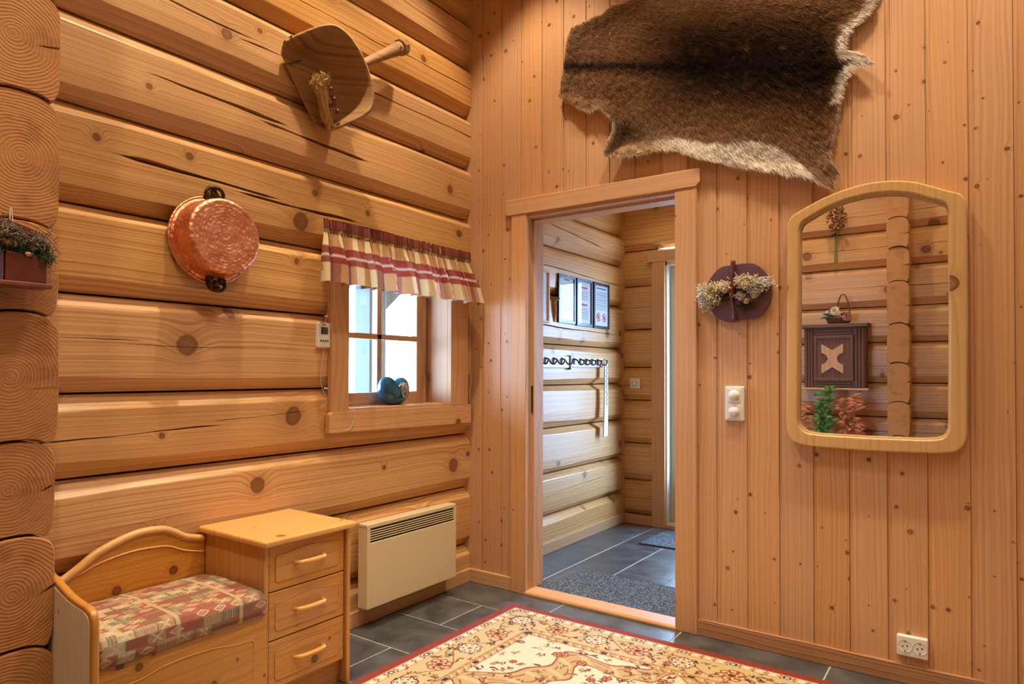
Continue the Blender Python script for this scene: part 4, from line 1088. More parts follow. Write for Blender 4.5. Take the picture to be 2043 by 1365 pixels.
def hide_col(x, z, e):
    """fur colour by place on the skin (vectorised)"""
    line = 2.823 - 0.276 * (x - 0.645)              # dark line along the spine
    d_ = z - line
    nz1 = np.array([noise.noise(Vector((a * 5, b * 5, 1))) for a, b in zip(x, z)])
    nz2 = np.array([noise.noise(Vector((a * 22, b * 22, 3))) for a, b in zip(x, z)])
    def mixc(a, b, t): t = np.clip(t, 0, 1)[:, None]; return a * (1 - t) + b * t
    brown = np.array(srgb(122, 86, 56)[:3]); grey = np.array(srgb(164, 130, 100)[:3]); blk = np.array(srgb(24, 14, 8)[:3]); wht = np.array(srgb(226, 214, 200)[:3]); ginger = np.array(srgb(112, 74, 40)[:3])
    c = np.tile(brown, (len(x), 1))
    c = mixc(c, grey, np.clip((0.95 - x) / 0.35, 0, 1) * 0.75 + nz1 * 0.25)
    c = mixc(c, grey, np.clip((np.abs(d_) - 0.24) / 0.15, 0, 1) * 0.6)
    core = np.exp(-((d_ - 0.02) / 0.20) ** 4) * np.clip((x - 1.0) / 0.3, 0, 1) * np.clip((1.99 - x) / 0.12, 0, 1)
    c = mixc(c, blk, core * 0.95 + nz2 * 0.15 * core)
    c = mixc(c, ginger, core * np.clip(nz2 - 0.15, 0, 1) * 1.4)
    c = mixc(c, blk, np.exp(-((d_ + 0.005) / (0.030 + 0.03 * np.clip((x - .9), 0, 1))) ** 2) * 0.92)
    c = mixc(c, blk, np.exp(-(((x - 0.99) / 0.09) ** 2 + ((z - 2.40 + 0.35 * (x - 0.99)) / 0.05) ** 2)) * 0.75)
    # white belly along the lower edge
    bx = np.array([0.88, 1.134, 1.234, 1.379, 1.493, 1.602, 1.707, 1.788, 1.846, 1.95]); bz = np.array([2.30, 2.340, 2.319, 2.262, 2.240, 2.232, 2.178, 2.10, 2.03, 1.93])
    bl = np.interp(x, bx, bz)
    wb_ = np.clip((bl + 0.012 - z) / 0.016 + nz1 * 0.8, 0, 1) * np.clip((x - 1.12) / 0.12, 0, 1) * np.clip((1.90 - x) / 0.08, 0, 1)
    c = mixc(c, mixc(grey * 0.9, blk, np.clip(0.3 - np.abs(bl + 0.012 - z) * 10, 0, 1)), np.clip(1 - np.abs(bl + 0.015 - z) / 0.03, 0, 1) * 0.5 * (x > 1.1))
    c = mixc(c, wht, wb_)
    leg = np.exp(-(((x - 1.03) / 0.12) ** 2 + ((z - 2.30 - 0.25 * (x - 1.03)) / 0.03) ** 2))
    c = mixc(c, np.array(srgb(196, 168, 140)[:3]), leg * 0.8)
    # pale right edge, tail and upper border
    er = np.clip(1.5 - e / 0.030, 0, 1) * (x > 1.90) * (z > 2.32)
    c = mixc(c, wht, er * 1.3)
    c = mixc(c, wht, np.clip((x - 1.985) / 0.03, 0, 1) * (z > 2.40) * (z < 2.56))
    c = mixc(c, np.array(srgb(206, 186, 166)[:3]), np.clip(1 - e / 0.018, 0, 1) * (z < 2.6) * 0.5)
    c = mixc(c, grey * 1.1, np.clip((z - 2.98) / 0.1, 0, 1) * 0.4)
    return np.clip(c, 0, 1)
hc = hide_col(HXa, HZa, HEa)
hide = thing('animal_hide', 'brown reindeer hide with pale belly fur hung on the panelling', 'hide', (1.35, -0.02, 2.6))
VH = [(a, hide_y(a, b, e), b) for a, b, e in zip(HXa, HZa, HEa)]
M['hide_skin'] = painted('hide_skin', 0.9, 0.1)
skin = add('skin', (VH, [tuple(f) for f in hf_]), M['hide_skin'], hide, cols=hc, smooth=True, solid=0.005)
# short dense fur
NF = 95000
fx = np.random.uniform(0.59, 2.22, NF * 2); fz = np.random.uniform(1.95, 3.43, NF * 2)
ok = inside(fx, fz); fx, fz = fx[ok][:NF], fz[ok][:NF]
fe = edge_dist(fx, fz)
fc = hide_col(fx, fz, fe)
nf = len(fx)
rs = np.random.RandomState(3)
fc = np.clip(fc * rs.uniform(0.72, 1.30, (nf, 1)), 0, 1)
dl = fz - (2.823 - 0.276 * (fx - 0.645))
dirx = 0.75 + rs.normal(0, .22, nf); dirz = -0.25 + 0.55 * np.sign(dl) * np.clip(np.abs(dl) / 0.25, 0, 1) * 0.6 - 0.35 + rs.normal(0, .22, nf)
nr = np.hypot(dirx, dirz); dirx /= nr; dirz /= nr
ln = rs.uniform(0.016, 0.028, nf) * (1 + 0.25 * (np.abs(dl) < 0.15))
clump = np.array([noise.noise(Vector((a * 40, b * 40, 11))) for a, b in zip(fx, fz)])
tilt = np.clip(0.34 + clump * 0.5 + rs.normal(0, .08, nf), 0.12, 0.9)
fy = np.array([hide_y(a, b, e) for a, b, e in zip(fx, fz, fe)]) - 0.0025
K = 4
pos = np.zeros((nf, K, 3))
for k in range(K):
    q = k / (K - 1)
    pos[:, k, 0] = fx + dirx * ln * q * np.sqrt(1 - tilt ** 2)
    pos[:, k, 1] = fy - ln * tilt * (q - 0.35 * q * q)
    pos[:, k, 2] = fz + dirz * ln * q * np.sqrt(1 - tilt ** 2) - 0.004 * q * q
fur_d = bpy.data.hair_curves.new('fur')
fur_d.add_curves([K] * nf)
fur = bpy.data.objects.new('fur', fur_d)
put(fur, hide)
pos = pos - np.array(WO[hide.name])
fur_d.attributes['position'].data.foreach_set('vector', pos.astype(np.float32).ravel())
ra = fur_d.attributes.get('radius') or fur_d.attributes.new('radius', 'FLOAT', 'POINT')
ra.data.foreach_set('value', np.tile(np.array([0.00075, 0.0007, 0.00055, 0.0002], np.float32), nf))
ca = fur_d.attributes.new('col', 'FLOAT_COLOR', 'POINT')
ca.data.foreach_set('color', np.repeat(np.concatenate([fc, np.ones((nf, 1))], 1), K, axis=0).astype(np.float32).ravel())
M['fur'] = painted('reindeer_fur', 0.8, 0.08)
fur_d.materials.append(M['fur'])
tag(fur, kind='stuff')
# ------------------------------------------------------------------ mirror
mo = [(1.752, 1.840), (1.768, 1.868), (1.815, 1.892), (1.884, 1.924), (1.965, 1.948), (2.055, 1.962), (2.140, 1.958), (2.215, 1.940), (2.270, 1.914), (2.320, 1.888), (2.360, 1.872), (2.378, 1.842), (2.378, 1.40), (2.374, 0.955), (2.350, 0.912), (2.28, 0.900), (2.06, 0.895), (1.84, 0.898), (1.770, 0.910), (1.744, 0.955), (1.748, 1.40)]
mi = [(1.797, 1.812), (1.808, 1.836), (1.840, 1.853), (1.900, 1.884), (1.970, 1.905), (2.055, 1.916), (2.135, 1.912), (2.200, 1.896), (2.250, 1.872), (2.290, 1.854), (2.312, 1.842), (2.322, 1.815), (2.322, 1.40), (2.318, 0.990), (2.300, 0.958), (2.25, 0.950), (2.06, 0.947), (1.87, 0.949), (1.815, 0.956), (1.790, 0.990), (1.793, 1.40)]
mO, mI = rounded(mo, 0.03, 4), rounded(mi, 0.03, 4)
mr = thing('wall_mirror', 'tall pine framed mirror with an arched top on the panelling', 'mirror', (2.06, -0.01, 0.895))
add('frame', ring_prism(mO, mI, 'y', -0.046, -0.004), M['mirror_wood_z'], mr, bevel=0.007, bseg=3, angle=45)
mJ = [(a + (2.06 - a) * 0.015, b + (1.40 - b) * 0.012) for a, b in mI]
add('inner_bead', ring_prism([(a - (2.06 - a) * 0.01, b - (1.40 - b) * 0.008) for a, b in mI], mJ, 'y', -0.036, -0.008), M['mirror_wood_z'], mr, bevel=0.004, bseg=2, angle=45)
tm = NT('silvered_glass'); tm.base((0.93, 0.94, 0.94, 1)); tm.rough(0.0, 0.5, 1.0)
add('glass', prism([(a - (2.06 - a) * 0.02, b - (1.40 - b) * 0.02) for a, b in mI], 'y', -0.014, -0.006), tm.m, mr)

# ------------------------------------------------------------------ plaque with wool dolls
M['plum'] = wood('plum_stained_wood', srgb(100, 66, 84), srgb(70, 46, 62), srgb(40, 24, 30), 'X', 'Z', freq=60, kscale=9, ksize=0.04, kmiss=0.6, band=0.6, var=0.0, rough=0.4, spec=0.6)
M['stick'] = plain('reddish_brown_stick', srgb(104, 44, 28), 0.4, var=0.3, vscale=30)
M['wool'] = plain('cream_wool', srgb(224, 208, 176), 0.95, var=0.25, vscale=120)
M['wool_w'] = plain('white_wool', srgb(226, 222, 216), 0.95, var=0.2, vscale=120)
M['wool_g'] = plain('grey_wool', srgb(150, 142, 132), 0.95, var=0.3, vscale=120)
M['face'] = plain('carved_doll_face', srgb(196, 162, 128), 0.8)
M['eye'] = plain('black_bead', srgb(18, 14, 14), 0.25)
po = spline([(1.393, 1.587), (1.408, 1.625), (1.432, 1.657), (1.466, 1.683), (1.522, 1.688), (1.565, 1.690), (1.609, 1.684), (1.651, 1.649), (1.678, 1.592), (1.680, 1.538), (1.661, 1.485), (1.623, 1.447), (1.580, 1.441), (1.543, 1.442), (1.532, 1.433), (1.499, 1.431), (1.454, 1.446), (1.425, 1.475), (1.400, 1.530)], 4, True)
pq = thing('doll_plaque', 'round plum wooden plaque with woolly dolls beside the mirror', 'wall decoration', (1.535, -0.01, 1.43))
add('disc', prism(po, 'y', -0.022, -0.002), M['plum'], pq, bevel=0.003, angle=50)
sp = spline([(1.521, -0.034, 1.705), (1.520, -0.036, 1.65), (1.514, -0.038, 1.60), (1.516, -0.038, 1.54), (1.524, -0.037, 1.48), (1.528, -0.034, 1.437)], 6)
add('stick', tube(sp, [0.0085 + 0.003 * math.sin(i * 0.5) for i in range(len(sp))], 10), M['stick'], pq, smooth=True)
rw = random.Random(21)
def curls(c, n, sx, sy, sz, ln=0.02, r=0.0016, seed=0):
    g = random.Random(seed); out = []
    for k in range(n):
        p0 = Vector(c) + Vector((g.gauss(0, sx), g.gauss(0, sy), g.gauss(0, sz)))
        pts = [p0]
        d_ = Vector((g.gauss(0, 1), g.gauss(0, .7), g.gauss(0, 1))).normalized()
        for q in range(3):
            d_ = (d_ + Vector((g.gauss(0, .8), g.gauss(0, .6), g.gauss(0, .8)))).normalized()
            pts.append(pts[-1] + d_ * ln * 0.33)
        out.append(tube(pts, r, 4))
    return join(*out)
def doll(parent, x, y, z, r, mat, seed, facing=Vector((0, -1, 0)), nh=120):
    sd = Vector((-facing.y, facing.x, 0)) * -1
    hd = add('doll_head', ball((x, y, z), r, 14, 10, 1, 1, 1.05), M['face'], parent, smooth=True)
    f0 = Vector((x, y, z)) + facing * r * 0.93
    for s in (-1, 1): add('eye', ball(f0 + sd * s * r * 0.36 + Vector((0, 0, r * 0.12)), r * 0.15, 8, 6), M['eye'], hd, smooth=True)
    add('nose', ball(f0 + Vector((0, 0, -r * 0.22)) + facing * r * 0.08, r * 0.15, 8, 6), M['face'], hd, smooth=True)
    hr = add('doll_hair', curls(Vector((x, y, z + r * 0.75)) + facing * r * 0.05, nh, r * 0.85, r * 0.55, r * 0.42, r * 1.1, r * 0.10, seed), mat, hd)
    hr['kind'] = 'stuff'
doll(pq, 1.487, -0.046, 1.573, 0.015, M['wool'], 3)
doll(pq, 1.577, -0.046, 1.580, 0.014, M['wool'], 5)
doll(pq, 1.618, -0.050, 1.545, 0.017, M['wool_g'], 7)
doll(pq, 1.558, -0.048, 1.535, 0.013, M['wool_g'], 9)
doll(pq, 1.582, -0.046, 1.518, 0.012, M['wool_g'], 11, nh=60)
tag(add('wool_tuft', curls((1.572, -0.034, 1.612), 260, 0.030, 0.008, 0.010, 0.02, 0.0017, 31), M['wool'], pq), kind='stuff')
tag(add('wool_tuft', curls((1.645, -0.034, 1.592), 200, 0.020, 0.007, 0.010, 0.02, 0.0017, 32), M['wool_w'], pq), kind='stuff')
tag(add('wool_tuft', curls((1.470, -0.034, 1.592), 200, 0.022, 0.008, 0.009, 0.02, 0.0017, 33), M['wool'], pq), kind='stuff')
tag(add('wool_beard', curls((1.388, -0.034, 1.553), 330, 0.012, 0.010, 0.022, 0.02, 0.0018, 34), M['wool_w'], pq), kind='stuff')
tag(add('wool_beard', curls((1.425, -0.034, 1.555), 280, 0.018, 0.008, 0.022, 0.026, 0.0016, 35), M['wool'], pq), kind='stuff')
M['moss'] = plain('olive_moss', srgb(74, 72, 40), 0.9, var=0.5, vscale=90)
tag(add('moss', curls((1.475, -0.032, 1.548), 90, 0.020, 0.006, 0.005, 0.016, 0.0014, 36), M['moss'], pq), kind='stuff')
tag(add('moss', curls((1.572, -0.032, 1.497), 110, 0.018, 0.006, 0.007, 0.016, 0.0014, 37), M['moss'], pq), kind='stuff')

# ------------------------------------------------------------------ switches and sockets
M['plastic'] = plain('white_plastic', srgb(232, 229, 224), 0.3)
def dimmer(parent, c, r, ax):
    c = Vector(c); ax = Vector(ax)
    add('knob', lathe([(r * 1.25, 0.0), (r * 1.25, 0.002), (r, 0.003), (r * 0.96, 0.012), (r * 0.8, 0.015), (0.0, 0.016)], c, ax, 28), M['plastic'], parent, smooth=True)
sw = thing('dimmer_switch', 'white double dimmer switch on the panelling by the doorway', 'light switch', (1.519, -0.003, 0.99))
add('plate', box(1.477, 1.561, -0.016, 0.003, 0.990, 1.143), M['plastic'], sw, bevel=0.005, bseg=3)
for z in (1.103, 1.030):
    add('insert', box(1.489, 1.549, -0.0185, -0.014, z - 0.030, z + 0.030), M['plastic'], sw, bevel=0.002)
    dimmer(sw, (1.519, -0.018, z), 0.0195, (0, -1, 0))
so = thing('power_socket', 'white double power socket low on the panelled wall', 'socket', (2.195, -0.003, 0.1))
add('plate', box(2.142, 2.246, -0.020, 0.003, 0.108, 0.188), M['plastic'], so, bevel=0.006, bseg=3)
for x in (2.170, 2.219):
    wl_ = add('well', lathe([(0.0235, 0.0215), (0.0225, 0.0215), (0.0205, 0.0207), (0.020, 0.0204), (0.0, 0.0203)], (x, 0, 0.148), (0, -1, 0), 28), M['plastic'], so, smooth=False)
    for q in (-1, 1): add('pin_hole', lathe([(0.0, 0.0209), (0.003, 0.0209)], (x + q * 0.0075, 0, 0.148 + q * 0.002), (0, -1, 0), 10), M['dark'], wl_)
    for q in (-1, 1): add('earth_clip', box(x - 0.003, x + 0.003, -0.0225, -0.0205, 0.148 + q * 0.018 - 0.0015, 0.148 + q * 0.018 + 0.0015), M['steel'], wl_)
hd_ = thing('entry_dimmer', 'single white dimmer on the far entry log wall', 'light switch', (0.16, HY, 1.07))
add('plate', box(0.118, 0.203, HY - 0.022, HY + 0.01, 1.078, 1.162), M['plastic'], hd_, bevel=0.004)
dimmer(hd_, (0.160, HY - 0.022, 1.12), 0.019, (0, -1, 0))

# ------------------------------------------------------------------ thermostat with cable
M['lcd'] = plain('grey_lcd', srgb(66, 70, 72), 0.15)
M['cable'] = plain('thin_white_cable', srgb(206, 196, 180), 0.5)
th_ = thing('thermostat', 'small white digital thermometer on the logs beside the window', 'thermometer', (0.0, -1.07, 1.31))
bd_ = add('case', box(0.0, 0.020, -1.108, -1.036, 1.312, 1.424), M['plastic'], th_, bevel=0.005, bseg=3)
add('display', box(0.019, 0.0212, -1.090, -1.052, 1.372, 1.404), M['lcd'], th_, bevel=0.001)
for k in range(4): add('button', box(0.019, 0.0222, -1.094 + k * 0.0125, -1.087 + k * 0.0125, 1.338, 1.347), M['lcd'], th_, bevel=0.001)
add('lettering', box(0.0195, 0.0204, -1.084, -1.062, 1.4125, 1.4155), M['lcd'], th_)
cp = spline([(0.010, -1.062, 1.312), (0.014, -1.075, 1.27), (0.012, -1.084, 1.20), (0.010, -1.078, 1.14), (0.012, -1.06, 1.10), (0.014, -1.052, 1.06), (0.016, -1.085, 1.045), (0.012, -1.07, 1.06)], 6)
add('cable', tube(cp, 0.0014, 5), M['cable'], th_, smooth=True)
cp = spline([(0.010, -1.058, 1.424), (0.012, -1.052, 1.46), (0.012, -1.046, 1.50), (0.010, -1.044, 1.60)], 6)
add('cable', tube(cp, 0.0014, 5), M['cable'], th_, smooth=True)
sc_ = tag(add('sill_cord', tube(spline([(0.025, -0.915, 1.040), (0.036, -0.912, 1.022), (0.038, -0.914, 0.98), (0.037, -0.93, 0.945), (0.036, -0.955, 0.932)], 6), 0.0016, 5), M['cable'], smooth=True), 'thin white cord hanging over the window apron', 'cord')
cr = tag(add('corner_cord', tube(spline([(0.036, -0.045, 1.60), (0.034, -0.044, 1.40), (0.036, -0.040, 1.30), (0.034, -0.046, 1.22), (0.036, -0.036, 1.16), (0.034, -0.044, 1.10), (0.034, -0.042, 1.03)], 6), 0.0015, 5), M['cable'], smooth=True), 'thin cord hanging between window casing and corner', 'cord')

# ------------------------------------------------------------------ blue heart ornament
M['blue_glass'] = plain('petrol_blue_glaze', srgb(18, 92, 126), 0.08, spec=0.8)
hvt = thing('heart_ornament', 'petrol blue heart shaped ceramic ornament on the window sill', 'ornament', (-0.055, -0.565, WZ0))
hc0 = Vector((-0.055, -0.562, WZ0))
hp = spline([(0.0, 0.0), (0.045, 0.004), (0.084, 0.034), (0.100, 0.078), (0.088, 0.122), (0.058, 0.142), (0.028, 0.130), (0.006, 0.100), (-0.018, 0.132), (-0.050, 0.146), (-0.084, 0.128), (-0.100, 0.082), (-0.086, 0.036), (-0.045, 0.004)], 6, True)
ni = len(hp); hc1 = (0.0, 0.062)
VV = []; ang = np.linspace(-PI / 2, PI / 2, 15)
for a in ang:
    k = max(0.02, math.cos(a)) ** 0.75; dp = 0.052 * math.sin(a)
    for (y, z) in hp:
        VV.append((hc0.x + dp, hc0.y + hc1[0] + (y - hc1[0]) * k, hc0.z + max(0.0, hc1[1] + (z - hc1[1]) * k)))
FF = [(k * ni + i, k * ni + (i + 1) % ni, (k + 1) * ni + (i + 1) % ni, (k + 1) * ni + i) for k in range(len(ang) - 1) for i in range(ni)]
FF += [tuple(range(ni)), tuple(range((len(ang) - 1) * ni, len(ang) * ni))]
add('body', (VV, FF), M['blue_glass'], hvt, smooth=True)
t = NT('crackled_silver'); vec, _ = t.coords()
vo = t.new('ShaderNodeTexVoronoi', feature='DISTANCE_TO_EDGE'); vo.inputs['Scale'].default_value = 75; t.l.new(vec, vo.inputs['Vector'])
t.base(t.mix(t.step(vo.outputs['Distance'], 0.0, 0.12), srgb(96, 84, 78), srgb(196, 204, 212))); t.rough(0.25, 0.5, 0.7); t.bump(vo.outputs['Distance'], 0.6, 0.003)
add('silver_inlay', ball(hc0 + Vector((0.040, 0.030, 0.076)), 0.030, 18, 12, 0.75, 0.95, 1.45), t.m, hvt, smooth=True)

# ------------------------------------------------------------------ doll box on the log ends
M['redbox'] = plain('red_brown_stained_box', srgb(112, 46, 26), 0.45, var=0.25, vscale=25)
M['redtop'] = plain('red_brown_ledge', srgb(130, 70, 56), 0.45, var=0.25, vscale=25)
M['green'] = plain('green_moss', srgb(52, 82, 50), 0.9, var=0.5, vscale=90)
tb = thing('doll_box', 'red brown wooden box with two furry dolls hung on the log ends', 'wall decoration', (0.23, -2.32, 1.44))
add('back_board', prism([(-2.42, 1.445), (-2.262, 1.445), (-2.262, 1.605), (-2.31, 1.618), (-2.36, 1.628), (-2.42, 1.63)], 'x', 0.213, 0.222), M['redbox'], tb, bevel=0.002)
add('front', prism([(-2.354, 1.448), (-2.254, 1.448), (-2.253, 1.524), (-2.30, 1.528), (-2.354, 1.530)], 'x', 0.262, 0.272), M['redbox'], tb, bevel=0.003)
add('front', box(0.262, 0.272, -2.46, -2.357, 1.448, 1.530), M['plum'], tb, bevel=0.003)
add('side', box(0.222, 0.264, -2.262, -2.254, 1.448, 1.522), M['redbox'], tb, bevel=0.002)
add('ledge', box(0.214, 0.292, -2.46, -2.246, 1.434, 1.447), M['redtop'], tb, bevel=0.003)
add('string', tube([(0.216, -2.327, 1.61), (0.212, -2.325, 1.66), (0.212, -2.322, 1.66), (0.216, -2.319, 1.61)], 0.0016, 5), M['cable'], tb)
M['fur_g'] = plain('grey_brown_doll_fur', srgb(128, 112, 92), 0.95, var=0.4, vscale=120)
doll(tb, 0.252, -2.343, 1.560, 0.021, M['fur_g'], 41, Vector((1, 0, 0)), 260)
doll(tb, 0.252, -2.288, 1.552, 0.018, M['fur_g'], 42, Vector((1, 0, 0)), 240)
tag(add('fur_tuft', curls((0.246, -2.263, 1.560), 220, 0.010, 0.014, 0.016, 0.022, 0.0011, 43), M['fur_g'], tb), kind='stuff')
tag(add('fur_tuft', curls((0.246, -2.365, 1.585), 220, 0.010, 0.020, 0.016, 0.022, 0.0011, 44), M['fur_g'], tb), kind='stuff')
tag(add('moss', curls((0.258, -2.325, 1.534), 330, 0.008, 0.040, 0.006, 0.022, 0.0011, 45), M['green'], tb), kind='stuff')
tag(add('moss', curls((0.262, -2.262, 1.520), 120, 0.006, 0.010, 0.012, 0.022, 0.0010, 46), M['green'], tb), kind='stuff')
add('hand', ball((0.272, -2.300, 1.526), 0.008, 10, 7, 0.8, 1.3, 0.8), M['face'], tb, smooth=True)

# ------------------------------------------------------------------ entry: notices, coat rack, mats
M['black_frame'] = plain('black_frame', srgb(22, 24, 30), 0.3)
M['print'] = painted('printed_paper', 0.6, 0.2)
FX = HX + 0.010
def printed(name, parent, y0, y1, z0, z1, x, fn, nu, nv):
    V, Fq = sheet(nu, nv, lambda u, v: (x, y0 + (y1 - y0) * u, z1 + (z0 - z1) * v))
    cols_ = [fn(i / nu, j / nv) for j in range(nv + 1) for i in range(nu + 1)]
    return add(name, (V, Fq), M['print'], parent, cols=[srgb(*c)[:3] for c in cols_])
def notice_fn(kind):
    def f(u, v):
        pap = (222, 230, 240)
        if not 0.10 < u < 0.90: return pap
        if kind == 0:
            if 0.03 < v < 0.06 and 0.3 < u < 0.7: return (70, 74, 84)
            if 0.68 < v < 0.74 and 0.45 < u < 0.9: return (60, 90, 130)
            if 0.46 < v < 0.66 and 0.15 < u < 0.55 and (v * 24) % 1 < 0.3: return (120, 130, 150)
            if 0.12 < v < 0.42 and (v * 20) % 1 < 0.28 and u < 0.62: return (150, 158, 176)
        if kind == 1:
            if (0.12 < v < 0.165 or 0.52 < v < 0.565) and 0.26 < u < 0.74: return (196, 60, 72)
            if (0.2 < v < 0.48 or 0.6 < v < 0.9) and (v * 22) % 1 < 0.3 and u < 0.8: return (140, 148, 166)
        if kind == 2:
            if 0.06 < v < 0.09 and 0.15 < u < 0.85: return (90, 96, 110)
            if 0.14 < v < 0.62 and (v * 24) % 1 < 0.3: return (140, 148, 166)
            for cu_ in (0.28, 0.72):
                r_ = math.hypot((u - cu_) * 0.22, (v - 0.79) * 0.31)
                if 0.024 < r_ < 0.033: return (190, 50, 66)
                if r_ < 0.024 and abs((u - cu_) * 0.22 - (v - 0.79) * 0.31) < 0.006: return (190, 50, 66)
                if r_ < 0.014: return (50, 50, 60)
        return pap
    return f
labs = ['leftmost black framed notice with a small chart on the entry wall', 'middle black framed notice with red headings on the entry wall', 'rightmost black framed notice with two prohibition signs on the entry wall']
for k, (y0, y1, z0, z1) in enumerate([(0.885, 1.118, 1.548, 1.885), (1.138, 1.372, 1.542, 1.885), (1.395, 1.650, 1.540, 1.885)]):
    nt = thing('framed_notice', labs[k], 'notice', (FX, (y0 + y1) / 2, z0), 'framed notices in the entry')
    b_ = 0.020
    add('frame', ring_prism([(y0, z0), (y1, z0), (y1, z1), (y0, z1)], [(y0 + b_, z0 + b_), (y1 - b_, z0 + b_), (y1 - b_, z1 - b_), (y0 + b_, z1 - b_)], 'x', HX, FX + 0.008), M['black_frame'], nt, bevel=0.002)
    printed('printed_sheet', nt, y0 + b_, y1 - b_, z0 + b_, z1 - b_, FX, notice_fn(k), 44, 64)
    add('cover_pane', box(FX + 0.003, FX + 0.005, y0 + b_, y1 - b_, z0 + b_, z1 - b_), glass('notice_glass', (1, 1, 1, 1), 0.03) if 'nglass' not in M else M['nglass'], nt)
    add('hang_clip', box(FX + 0.006, FX + 0.011, (y0 + y1) / 2 - 0.008, (y0 + y1) / 2 + 0.008, z1 - 0.012, z1 - 0.004), M['steel'], nt)
def poster_fn(u, v):
    if 0.20 < v < 0.72 and 0.08 < u < 0.74:
        n_ = noise.noise(Vector((u * 9, v * 9, 2)))
        if n_ > 0.15: return (196, 190, 186)
        if n_ > 0.0: return (168, 84, 84)
        return (64, 58, 62)
    if v > 0.84 and u > 0.5: return (246, 250, 255)
    return (228, 230, 232)
ps = thing('wood_framed_poster', 'wood framed white poster partly hidden by the door jamb', 'poster', (FX, 0.62, 1.53))
add('frame', ring_prism([(0.42, 1.535), (0.765, 1.535), (0.765, 1.885), (0.42, 1.885)], [(0.435, 1.55), (0.75, 1.55), (0.75, 1.87), (0.435, 1.87)], 'x', HX, FX + 0.010), M['trim_z'], ps, bevel=0.002)
printed('printed_sheet', ps, 0.435, 0.75, 1.55, 1.87, FX, poster_fn, 44, 48)
fcu = bpy.data.curves.new('lettering', 'FONT'); fcu.body = 'ct'; fcu.size = 0.05; fcu.extrude = 0.0005; fcu.materials.append(M['black_frame'])
ftmp = bpy.data.objects.new('lettering_source', fcu); COL.objects.link(ftmp); bpy.context.view_layer.update()
fme = bpy.data.meshes.new_from_object(ftmp.evaluated_get(bpy.context.evaluated_depsgraph_get())); bpy.data.objects.remove(ftmp)
fo = bpy.data.objects.new('lettering', fme); put(fo, ps, (FX + 0.002, 0.605, 1.825)); fo.rotation_euler = (PI / 2, 0, PI / 2)
# wooden peg on the log between poster and notices
tag(add('wall_peg', join(lathe([(0.0, 0.0), (0.022, 0.0), (0.014, 0.03), (0.006, 0.05), (0.0, 0.052)], (HX, 0.83, 1.70), (1, 0.3, 0.1), 14), tube([(HX, 0.845, 1.55), (HX + 0.012, 0.84, 1.62), (HX + 0.014, 0.832, 1.70)], [0.010, 0.012, 0.013], 8)), M['old_wood'], org=(HX, 0.83, 1.6), smooth=True), 'brown wooden peg on the logs left of the notices', 'peg')
M['rack'] = plain('white_rack_paint', srgb(228, 222, 210), 0.4)
M['hook'] = plain('dark_brown_hook', srgb(70, 42, 34), 0.4, 0.3)
rk = thing('coat_rack', 'white coat rack rail with a row of dark hooks in the entry', 'coat rack', (HX, 1.0, 1.27))
add('rail_board', box(HX + 0.002, HX + 0.020, 0.45, 1.03, 1.237, 1.318), M['rack'], rk, bevel=0.003)
add('rail_board', box(HX + 0.002, HX + 0.020, 1.045, 1.530, 1.245, 1.312), M['rack'], rk, bevel=0.003)
add('joint_strip', box(HX + 0.002, HX + 0.028, 1.026, 1.046, 1.225, 1.325), M['stick'], rk, bevel=0.002)
ys_ = [0.50 + 0.105 * k for k in range(5)] + [1.09 + 0.088 * k for k in range(5)]
for y in ys_:
    x = HX + 0.02
    hk_ = spline([(x, y, 1.30), (x + 0.022, y + 0.006, 1.292), (x + 0.034, y + 0.016, 1.268), (x + 0.046, y + 0.036, 1.262), (x + 0.052, y + 0.054, 1.278), (x + 0.050, y + 0.060, 1.298)], 4)
    h_ = add('hook', tube(hk_, 0.0055, 7), M['hook'], rk, smooth=True)
    add('hook_base', box(x - 0.001, x + 0.006, y - 0.010, y + 0.010, 1.262, 1.308), M['hook'], h_, bevel=0.002)
sl = thing('hanging_strap', 'long white strap with a red zigzag hanging from the coat rack end', 'strap', (HX + 0.03, 1.52, 0.73))
add('band', prism([(1.495, 1.285), (1.545, 1.30), (1.548, 1.15), (1.552, 0.95), (1.545, 0.725), (1.480, 0.722), (1.492, 0.95), (1.500, 1.15)], 'x', HX + 0.045, HX + 0.055), M['rack'], sl, bevel=0.002)
add('zigzag', tube([(HX + 0.0565, 1.524 + (0.010 if k % 2 else -0.010), 1.26 - k * 0.020) for k in range(16)], 0.0022, 5), M['stick'], sl)
add('loop', tube([(HX + 0.022, 1.50, 1.29), (HX + 0.05, 1.505, 1.305), (HX + 0.06, 1.52, 1.29), (HX + 0.052, 1.525, 1.26)], 0.004, 6), M['rack'], sl, smooth=True)
t = NT('speckled_mat'); vec, _ = t.coords()
na = t.noise(vec, 130, 2); nb_ = t.noise(vec, 420, 2)
t.base(t.mix(t.step(na, 0.42, 0.58), srgb(58, 60, 66), srgb(122, 124, 128))); t.rough(0.95, 0.1); t.bump(t.math('ADD', na, nb_), 0.8, 0.004)
M['mat'] = t.m
tag(add('door_mat', box(0.415, 1.235, 0.095, 0.545, 0.0, 0.012), M['mat'], bevel=0.003), 'grey speckled mat just inside the doorway', 'mat')
M['mat_edge'] = plain('dark_mat_edging', srgb(44, 44, 46), 0.9)
m2 = thing('entry_mat', 'smaller grey mat at the far entry door', 'mat', (0.8, 1.6, 0))
add('pile', box(0.455, 1.20, 1.36, 1.78, 0.0, 0.010), M['mat'], m2, bevel=0.002)
add('edging', box(0.445, 1.21, 1.345, 1.365, 0.0, 0.008), M['mat_edge'], m2, bevel=0.002)

